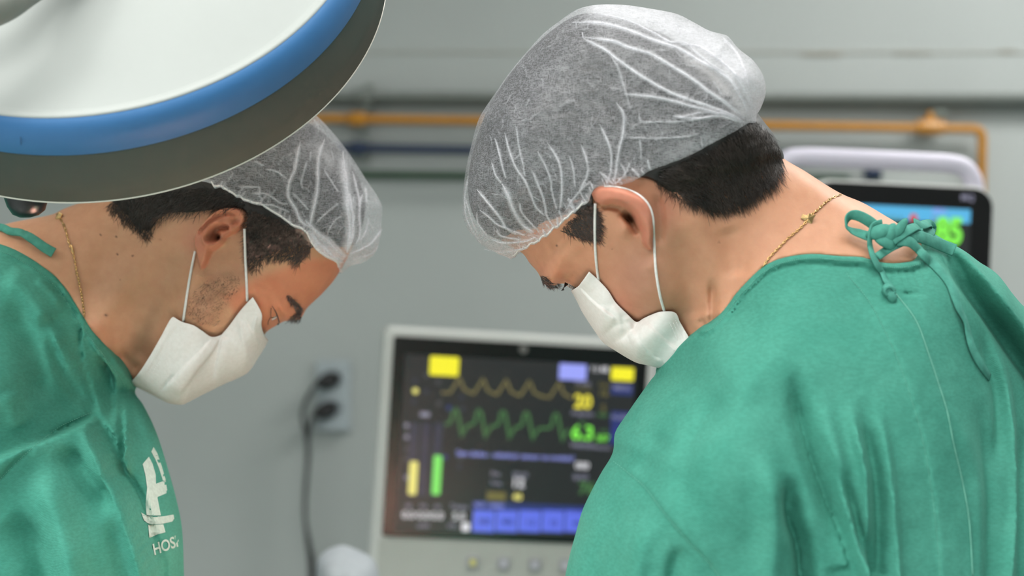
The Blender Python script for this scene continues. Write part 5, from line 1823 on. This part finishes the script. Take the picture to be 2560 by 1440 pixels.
g3 = strands(vv, None, 0, lambda a, b: (.55 if a < 368 else -.5, .8), (12, 34), .00014, .0004, .0002, 3, .4, 33, pts=e1)
e2 = resample(catmull([(614, 610), (620, 655), (636, 676), (664, 652), (694, 646), (726, 652), (748, 668)], 6), 170)
e2 = e2 + np.random.default_rng(10).normal(0, 4, e2.shape)
g4 = strands(vv, None, 0, lambda a, b: (-.35, .9), (8, 20), .00013, .0004, .0002, 3, .5, 34, pts=e2)
st_ = strands([vL], [(470, 745), (510, 705), (560, 690), (600, 690), (600, 720), (560, 770), (545, 815), (500, 810), (465, 785)], 560, lambda a, b: (-.6, .8), (4, 9), .00007, .0005, .0001, 2, .6, 35)
V, Q = merge(g1, g2, g3, g4)
mesh_obj('hair_strands', V, Q, m_hair2, hairL)
mesh_obj('beard_stubble', *st_, m_hair2, sL)
gbr = strands([vL], zm(600, 660, .1806, [(640, 420), (700, 440), (790, 540), (850, 590), (862, 690), (840, 780), (740, 800), (660, 780), (700, 740), (780, 660), (720, 560), (660, 500)]), 420, lambda a, b: (.45, .9) if b < 778 else (-.5, .8), (7, 15), .00018, .0016, .0003, 3, .35, 36)
mesh_obj('eyebrow', *gbr, m_hair2, sL)
ey = vL.depth(np.array([684.0]), np.array([780.0]))[0]
ec = P(672, 772, ey + .0130)
V, Q_ = lathe_geo([(.0105 * math.sin(t), -.0105 * math.cos(t)) for t in np.linspace(.02, math.pi - .02, 20)], ec, (.6, -.5, -.6), 28)
eyeL = mesh_obj('eye', V, Q_, m_eye, sL)
# lids and lashes
lid = catmull([tuple(P(x, y, vL.depth(np.array([float(x)]), np.array([float(y)]))[0] - .0006)) for x, y in ((680, 765), (686, 774), (691, 784), (695, 796), (697, 806), (695, 811))], 6)
tube('eyelashes', lid, [.0002 + .0006 * (k / len(lid)) for k in range(len(lid))], m_hair, sL, 6)
lid2 = catmull([tuple(P(x, y, vL.depth(np.array([float(x)]), np.array([float(y)]))[0] - .0004)) for x, y in ((678, 770), (677, 782), (678, 794), (686, 793), (692, 790))], 6)
tube('lower_lid_line', lid2, .00028, m_hair2, sL, 6)
tube('lower_lashes', catmull([tuple(P(x, y, vL.depth(np.array([float(x)]), np.array([float(y)]))[0] - .0006)) for x, y in ((676, 794), (671, 804), (670, 812))], 4), .0003, m_hair, sL, 5)

# ---- cap
capL_out = [(460, 340), (500, 310), (580, 262), (680, 240), (750, 258), (791, 289), (821, 319), (852, 356), (879, 393), (905, 433), (926, 465), (945, 494), (955, 520), (953, 554), (950, 591), (942, 623), (926, 644), (905, 657), (880, 663), (868, 668), (856, 682), (848, 690), (830, 740), (740, 770), (600, 700), (480, 600), (420, 480), (440, 400)]
edgeL = [(500, 450), (525, 456), (536, 467), (557, 470), (583, 486), (604, 497), (631, 509), (652, 513), (678, 530), (704, 546), (731, 566), (754, 575), (768, 588), (784, 618), (810, 641), (840, 657), (846, 672), (847, 690)]
el = np.array(catmull(edgeL, 5))
arc = np.r_[0, np.cumsum(np.linalg.norm(np.diff(el, axis=0), axis=1))]
el = el + np.stack([-0.4 * np.ones(len(el)), np.ones(len(el))], 1) * (2.6 * np.abs(np.sin(arc / 9)) + 1.2 * np.sin(arc / 3.1))[:, None] * np.clip((700 - el[:, 0]) / 100, .15, 1)[:, None]
cL = Volume(DL, (450, 225, 975, 705), 0.0013, tL, capL_out, lambda px, py: .05 - .03 * gb(px, py, 870, 660, 60, 40), .011)
cL.remove(list(map(tuple, el)) + [(850, 760), (700, 800), (400, 700), (400, 450)], 0)
Z4 = lambda p: zm(520, 280, 0.2917, p)
linesL = [
    (Z4([(790, 250), (760, 400), (740, 510), (700, 600), (690, 720), (750, 830), (790, 920), (860, 990)]), 4.5, .65),
    (Z4([(1000, 230), (950, 370), (940, 520), (935, 680), (900, 860), (870, 990)]), 4.5, .65),
    (Z4([(1155, 340), (1165, 470), (1185, 640), (1200, 800), (1215, 950), (1210, 1100), (1190, 1210)]), 11, .55),
    (Z4([(1210, 700), (1240, 900), (1240, 1050), (1200, 1180)]), 12, .5),
    (Z4([(850, 410), (820, 520), (800, 600), (810, 660)]), 2.2, .5),
    (Z4([(1240, 510), (1270, 640), (1295, 760), (1290, 900), (1300, 1000)]), 3.0, .5),
    (Z4([(1330, 700), (1300, 800), (1300, 1050), (1270, 1130)]), 4.0, .55),
    (Z4([(500, 490), (590, 510), (680, 575)]), 2.2, .5), (Z4([(445, 640), (440, 740)]), 2.4, .55), (Z4([(260, 640), (350, 645), (450, 640)]), 2.0, .5),
    (Z4([(370, 700), (500, 700), (620, 780), (690, 790)]), 2.2, .5), (Z4([(450, 790), (560, 800), (700, 860)]), 2.2, .5), (Z4([(990, 490), (1060, 600), (1120, 690)]), 2.0, .45),
    (Z4([(720, 690), (800, 770), (860, 840)]), 2.2, .5), (Z4([(1490, 1000), (1420, 1100), (1330, 1170), (1210, 1220)]), 4.5, .55), (Z4([(1380, 900), (1350, 1030), (1300, 1110)]), 3.0, .5),
    (Z4([(1460, 1150), (1390, 1220), (1240, 1260)]), 4.0, .5), (Z4([(920, 960), (1000, 880), (1120, 780)]), 2.0, .45), (Z4([(1020, 1050), (1080, 940), (1150, 890)]), 2.0, .45),
    (Z4([(880, 340), (875, 420)]), 1.8, .45), (Z4([(1350, 640), (1360, 780)]), 2.2, .45), (Z4([(1060, 330), (1080, 420)]), 1.8, .35), (Z4([(400, 420), (480, 460)]), 2.0, .5), (Z4([(170, 590), (220, 520)]), 2.0, .5),
    (Z4([(830, 930), (930, 1030), (1030, 1110), (1150, 1230)]), 7, .6), (Z4([(880, 1040), (950, 1130), (1050, 1220), (1160, 1290)]), 9, .65),
]
g = np.random.default_rng(22)
for k in range(36):
    i = g.integers(8, len(el) - 6)
    x, y = el[i]
    L = g.uniform(8, 30)
    a = g.normal(.3, .35)
    linesL.append(([(x, y), (x + a * L * .5, y - L * .5 + g.normal(0, 2)), (x + a * L, y - L)], g.uniform(1.5, 2.6), g.uniform(.3, .55)))
for k in range(110):
    x, y = g.uniform(540, 945), g.uniform(290, 650)
    a, L = g.uniform(0, math.pi), g.uniform(12, 38)
    dx, dy = math.cos(a) * L / 2, math.sin(a) * L / 2
    linesL.append(([(x - dx, y - dy), (x + g.normal(0, 3), y + g.normal(0, 3)), (x + dx, y + dy)], g.uniform(.9, 1.5), g.uniform(.14, .36)))
linesL = [l for l in linesL if l[2] >= .4 or in_cap(l[0], capL_out, list(map(tuple, el)) + [(850, 760), (700, 800), (400, 700), (400, 450)])]
cap_folds(cL, linesL)
cL.H += 0.0012 * vnoise(cL.QX, cL.QY, 30, 1) + 0.0005 * vnoise(cL.QX, cL.QY, 10, 2)
cL.update()
V, Q = cL.mesh(open_cut=True)
capL = mesh_obj('surgical_cap', V, Q, m_cap, sL)
tag(capL, 'sheer white bouffant cap half hidden by the lamp')
def capL_extra(px, py):
    d = line_d(px, py, el)[0]
    a = .35 * np.exp(-(d / 8) ** 2)
    a = np.maximum(a, .55 * sstep(poly_sd(px, py, np.array(Z4([(830, 1020), (930, 1010), (1050, 1080), (1190, 1230), (1130, 1310), (1020, 1270), (920, 1190), (870, 1070)]))) / 5 + .5))
    a = np.maximum(a, .28 * gb(px, py, 905, 630, 40, 24))
    return a + .03 * vnoise(px, py, 9, 4)
fold_attr(capL, linesL, capL_extra)
crease_ribbons(cL, linesL, capL)
ee = on_surface([cL], el[6:-4:2, 0], el[6:-4:2, 1] - 5, -.0006)
tube('elastic', ee, .0008, m_loop, capL, 6)

# ---- mask
mL, mgL = face_mask(vL, tL,
    [(632, 743), (648, 770), (655, 788), (653, 811), (658, 832), (670, 850)],
    [(434, 792), (425, 800), (398, 850), (372, 895), (346, 934), (324, 958)],
    [(632, 743), (620, 755), (599, 779), (578, 808), (562, 828), (551, 838), (528, 842), (504, 826), (483, 813), (456, 805), (434, 792)],
    [(670, 850), (662, 866), (646, 892), (625, 924), (604, 940), (557, 961), (504, 987), (467, 1006), (451, 1011), (420, 1006), (382, 987), (346, 969), (324, 958)],
    [([(552, 840), (530, 880), (490, 930), (444, 994)], .0040, 3, 34, 1),
     ([(530, 845), (500, 880), (450, 930), (404, 978)], .0028, 3, 30, -1),
     ([(556, 838), (548, 880), (538, 930), (534, 962)], .0030, 3, 30, -1),
     ([(438, 935), (420, 955), (402, 978)], -.0022, 3, 0, 1),
     ([(600, 800), (606, 840), (616, 880), (618, 910)], .0018, 6, 0, 1),
     ([(640, 790), (636, 830), (650, 868)], .0018, 4, 0, 1),
     ([(612, 792), (632, 830), (656, 860)], -.0015, 4, 0, 1),
     ([(446, 800), (410, 850), (375, 910), (340, 955)], .0012, 5, 0, 1)], sL, .0035)
tag(mL, 'white pleated face mask')
loop('ear_loop', [(618, 752), (616, 700), (613, 640), (611, 572)], [vL, hl], .0012, mL, .0011)
loop('ear_loop', [(488, 628), (480, 665), (470, 720), (458, 803)], [vL], .0012, mL, .0011)
mask_stitches(mgL, mL, [(434, 815), (410, 852), (384, 898), (356, 940)], [(0, 0), (7, 4), (14, 8)], 2.0)

# ---- gown
gownL_out = [(-420, 640), (-200, 585), (-60, 575), (0, 560), (130, 518), (300, 430), (560, 560), (560, 860), (420, 950), (334, 972), (353, 1013), (373, 1060), (393, 1120), (413, 1187), (433, 1260), (447, 1333), (452, 1440), (456, 1600), (452, 1880), (-430, 1880)]
gL = Volume(DL, (-440, 480, 560, 1900), 0.0022, tL, gownL_out, lambda px, py: .040 - .022 * sstep((py - 980) / 120) * sstep((px - 150) / 150), 0.0)
Z8 = lambda p: zm(0, 480, 0.66667, p)
Z9 = lambda p: zm(160, 960, 0.33333, p)
armL = Z9([(235, 235), (300, 390), (370, 520), (420, 670), (490, 780), (540, 890), (590, 1040), (640, 1190), (690, 1380), (700, 1600), (700, 2000)])
gL.fold(armL, .036, 4, 300, 1, .03, 0)
gL.ridge([(x + 14, y + 4) for x, y in armL], -.010, 12, .1, 0)
gL.ridge([(x - 12, y + 4) for x, y in armL], .004, 8, .1, 0)
seamL = Z8([(-60, 1140), (0, 1090), (60, 1030), (130, 965), (220, 895), (290, 860), (350, 835)])
gL.fold(seamL, .0060, 4, 70, -1, 0, .05)
gL.ridge(seamL, -.0040, 5, 0, .03)
for pts, a, wd in (
        ([(200, 480), (240, 560), (290, 640), (330, 720), (362, 780)], .005, 16),
        ([(170, 540), (220, 650), (270, 730), (320, 800)], -.005, 18),
        ([(225, 540), (280, 600), (330, 690), (360, 760)], -.004, 12),
        ([(330, 520), (380, 600), (430, 660), (445, 720), (440, 850), (430, 950)], .007, 14),
        ([(360, 590), (400, 680), (415, 780), (405, 880)], -.006, 14),
        ([(300, 620), (345, 690), (385, 790), (420, 900)], .005, 12),
        ([(470, 720), (478, 850), (480, 1000), (478, 1090)], .006, 12),
        ([(455, 720), (458, 850), (462, 1000)], -.006, 12),
        ([(500, 760), (540, 850), (580, 920)], .003, 16), ([(480, 830), (520, 900), (560, 960)], -.003, 16),
        ([(20, 300), (120, 380), (200, 500)], .006, 36), ([(0, 420), (80, 520), (130, 660), (150, 800)], -.006, 40),
        ([(190, 330), (240, 400), (300, 480)], -.003, 8), ([(140, 320), (200, 370), (240, 420)], .003, 10),
        ([(270, 930), (330, 1040), (400, 1120), (470, 1130)], -.009, 40), ([(180, 1000), (260, 1140), (300, 1280), (330, 1440), (340, 1600)], .009, 54),
        ([(40, 1200), (130, 1300), (180, 1440), (200, 1600)], -.007, 50), ([(430, 1180), (480, 1300), (510, 1440), (520, 1600)], -.004, 30),
        ([(100, 890), (60, 820), (40, 740)], .004, 36), ([(300, 470), (298, 560), (303, 620), (298, 645)], -.004, 6)):
    gL.ridge(Z8(pts), a * 1.9, wd * .8, .25, .02 if pts[-1][1] > 1400 else .2)
ZT = lambda p: zm(0, 480, 1.1724, p)
for pts, a, sd_, L_ in (([(95, 230), (120, 290), (160, 380), (195, 440), (207, 470)], .005, 1, 40), ([(225, 320), (245, 350), (255, 400), (252, 480), (247, 560)], .007, -1, 34), ([(205, 370), (232, 460), (252, 540), (262, 600)], .005, 1, 26),
                        ([(268, 410), (272, 500), (271, 600)], .006, -1, 22), ([(165, 255), (171, 330), (168, 368)], .003, -1, 24), ([(60, 150), (110, 200), (150, 245)], .003, 1, 30)):
    gL.fold(ZT(pts), a, 2.8, L_, sd_, 0.2, 0.15)
# square fold at the shoulder end of the collar
gL.fold(Z8([(360, 760), (365, 800), (355, 838)]), .004, 3, 30, -1, .1, .1)
cd, cs_, ct = line_d(gL.QX, gL.QY, catmull(gownL_poly, 6))
gL.H += .0016 * sstep((22 - cd) / 4) - .0014 * np.exp(-((cd - 25) / 4) ** 2)
gL.H += .0004 * vnoise(gL.QX, gL.QY, 24, 12) + .0012 * vnoise(gL.QX, gL.QY, 80, 13)
gL.update()
gL.remove(gownL_poly + [(336, 975), (380, 975), (420, 940), (560, 700), (300, 380), (-300, 420), (-300, 590)], 3)
V, Q = gL.mesh()
V = smooth_mesh(V, Q, 1)
skirtL = ellipse_loft([(-0.47, 1.41, 1.17, .17, .16), (-.50, 1.41, 1.05, .19, .18), (-.52, 1.41, .90, .21, .20), (-.52, 1.41, .65, .225, .21), (-.52, 1.41, .42, .235, .22)], 40)
V, Q = merge((V, Q), skirtL)
gownL = mesh_obj('surgical_gown', V, Q, m_gown, sL)
tag(gownL, 'green cotton surgical gown with a white letter H print')
stitch('seam_stitching', [gL], [(x - 3, y - 6) for x, y in seamL], .0003, .00022, gownL, 6)
stitch('neckband_stitching', [gL], [(x - 10, y + 12) for x, y in gownL_poly[2:]], .0003, .00022, gownL, 5)
# tie lying on the neck
t0 = catmull([(-60, 566), (0, 568), (25, 578), (48, 581), (66, 588), (88, 602), (110, 618), (134, 632)], 8)
c3 = on_surface([gL, vL], t0[:, 0], t0[:, 1], .0028)
strip('tie', None, None, .0062, 0, m_trim, gownL, .0014, pts3=c3, w2=.0085, roll=np.interp(np.linspace(0, 1, len(c3)), [0, .4, .5, .62, 1], [0, .1, .8, .1, 0]))
# printed crest: letter, swoosh, word
pH = [np.array(Z9(p)) for p in (
    [(590, 600), (637, 545), (665, 600), (688, 680), (690, 748), (745, 728), (762, 724), (778, 815), (700, 848), (716, 930), (728, 990), (620, 985), (612, 900), (624, 780), (610, 680)],
    [(655, 508), (672, 472), (698, 515), (732, 612), (764, 722), (744, 728), (712, 630), (684, 562)],
    [(632, 1055), (745, 1052), (762, 1112), (700, 1128), (640, 1155)],
    [(578, 962), (620, 988), (680, 998), (760, 990), (822, 978), (830, 1028), (740, 1048), (680, 1055), (630, 1045), (600, 1022)])]
for nm, p in zip(('letter_print', 'letter_print', 'letter_print', 'swoosh_print'), pH):
    decal(nm, gL, [p], .0006, m_print, gownL)
def letters(body, x0, y0, x1, y1, hpx):
    cu = bpy.data.curves.new('t', 'FONT')
    cu.body = body
    cu.size = 1
    cu.offset = .02
    cu.resolution_u = 4
    t = bpy.data.objects.new('t', cu)
    COL.objects.link(t)
    dg = bpy.context.evaluated_depsgraph_get()
    me = bpy.data.meshes.new_from_object(t.evaluated_get(dg))
    bpy.data.objects.remove(t)
    bm = bmesh.new()
    bm.from_mesh(me)
    bmesh.ops.triangulate(bm, faces=bm.faces)
    bmesh.ops.subdivide_edges(bm, edges=bm.edges, cuts=1)
    bmesh.ops.triangulate(bm, faces=bm.faces)
    pts = np.array([v.co[:2] for v in bm.verts])
    fc = [tuple(v.index for v in f.verts) for f in bm.faces]
    bm.free()
    wmax = pts[:, 0].max()
    u, v = pts[:, 0] / wmax, pts[:, 1] / .7
    px = x0 + (x1 - x0) * u - v * hpx * .20
    py = y0 + (y1 - y0) * u - v * hpx
    lim = np.interp(py, [1300, 1333, 1360, 1400], [440, 445, 447, 449.0])
    px = np.minimum(px, lim)
    V = on_surface([gL], px, py, .0007)
    return mesh_obj('word_print', V, fc, m_print, gownL, False)
letters('HOSP', 385, 1388, 455, 1362, 27)

# ---- gold chain
CZ_ = lambda p: zm(0, 380, 0.2222, p)
neL = chain([vL], CZ_([(640, 700), (690, 770), (720, 830), (745, 900), (765, 980), (790, 1060), (815, 1130), (835, 1190), (850, 1270), (862, 1350), (880, 1420), (895, 1500), (915, 1600), (935, 1720), (950, 1850)]), 7, 'necklace', sL, .00045)
tag(neL, 'thin gold link chain with a barrel clasp')
d = vL.depth(np.array([148.0]), np.array([543.0]))[0] - .0012
c0 = P(148, 541, d)
parts = [box_geo(c0, (.0042, .003, .0066), .0008, Matrix.Rotation(.5, 3, 'Y')), box_geo(c0 + Vector((.0012, -.0014, -.002)), (.0046, .0018, .0016), .0004, Matrix.Rotation(.5, 3, 'Y'))]
mesh_obj('clasp', *join_geo(parts), m_gold, neL, False)
d = vL.depth(np.array([181.0]), np.array([624.0]))[0] - .001
c1 = P(181, 624, d)
t = np.linspace(-1, 1, 9)
mesh_obj('gold_bead', *tube_geo(np.stack([c1.x + .0012 * t, c1.y + 0 * t, c1.z - .0045 * t], 1), .0013 * np.sqrt(np.clip(1.03 - t ** 2, .03, 1)), 10), m_gold, neL)
# ------------------------------------------------------------------ operating field below the frame (what the surgical light shines on)
m_drape = plain('field_drape', (0.10, 0.34, 0.26), 0.85, var=0.1, scale=12)
m_field = plain('exposed_skin', (0.86, 0.46, 0.38), 0.5, var=0.1, scale=20)
tb = empty('operating_table', (-0.05, 1.3, 0))
tag(tb, 'draped operating table below the two surgeons', 'operating table')
v, f = ellipse_loft([(-.085, 1.30, 1.02, .02, .10), (-.085, 1.30, 1.015, .12, .50), (-.085, 1.30, .985, .16, .56), (-.085, 1.30, .93, .175, .58), (-.085, 1.30, .55, .18, .59)], 48)
mesh_obj('drape', v, f, m_drape, tb)
v, f = ellipse_loft([(-.055, 1.26, 1.034, .001, .001), (-.055, 1.26, 1.034, .05, .08), (-.055, 1.26, 1.028, .11, .19), (-.055, 1.26, 1.014, .135, .25), (-.055, 1.26, 1.0, .14, .26)], 40)
mesh_obj('exposed_patient_skin', v, f, m_field, tb)
v, f = lathe_geo([(.12, 0), (.12, .5), (.16, .55)], (-.05, 1.3, .05), (0, 0, 1), 24)
mesh_obj('table_column', v, f, m_case2, tb)
box('table_foot', (-.05, 1.3, .03), (.35, .9, .06), m_case2, tb, .01)
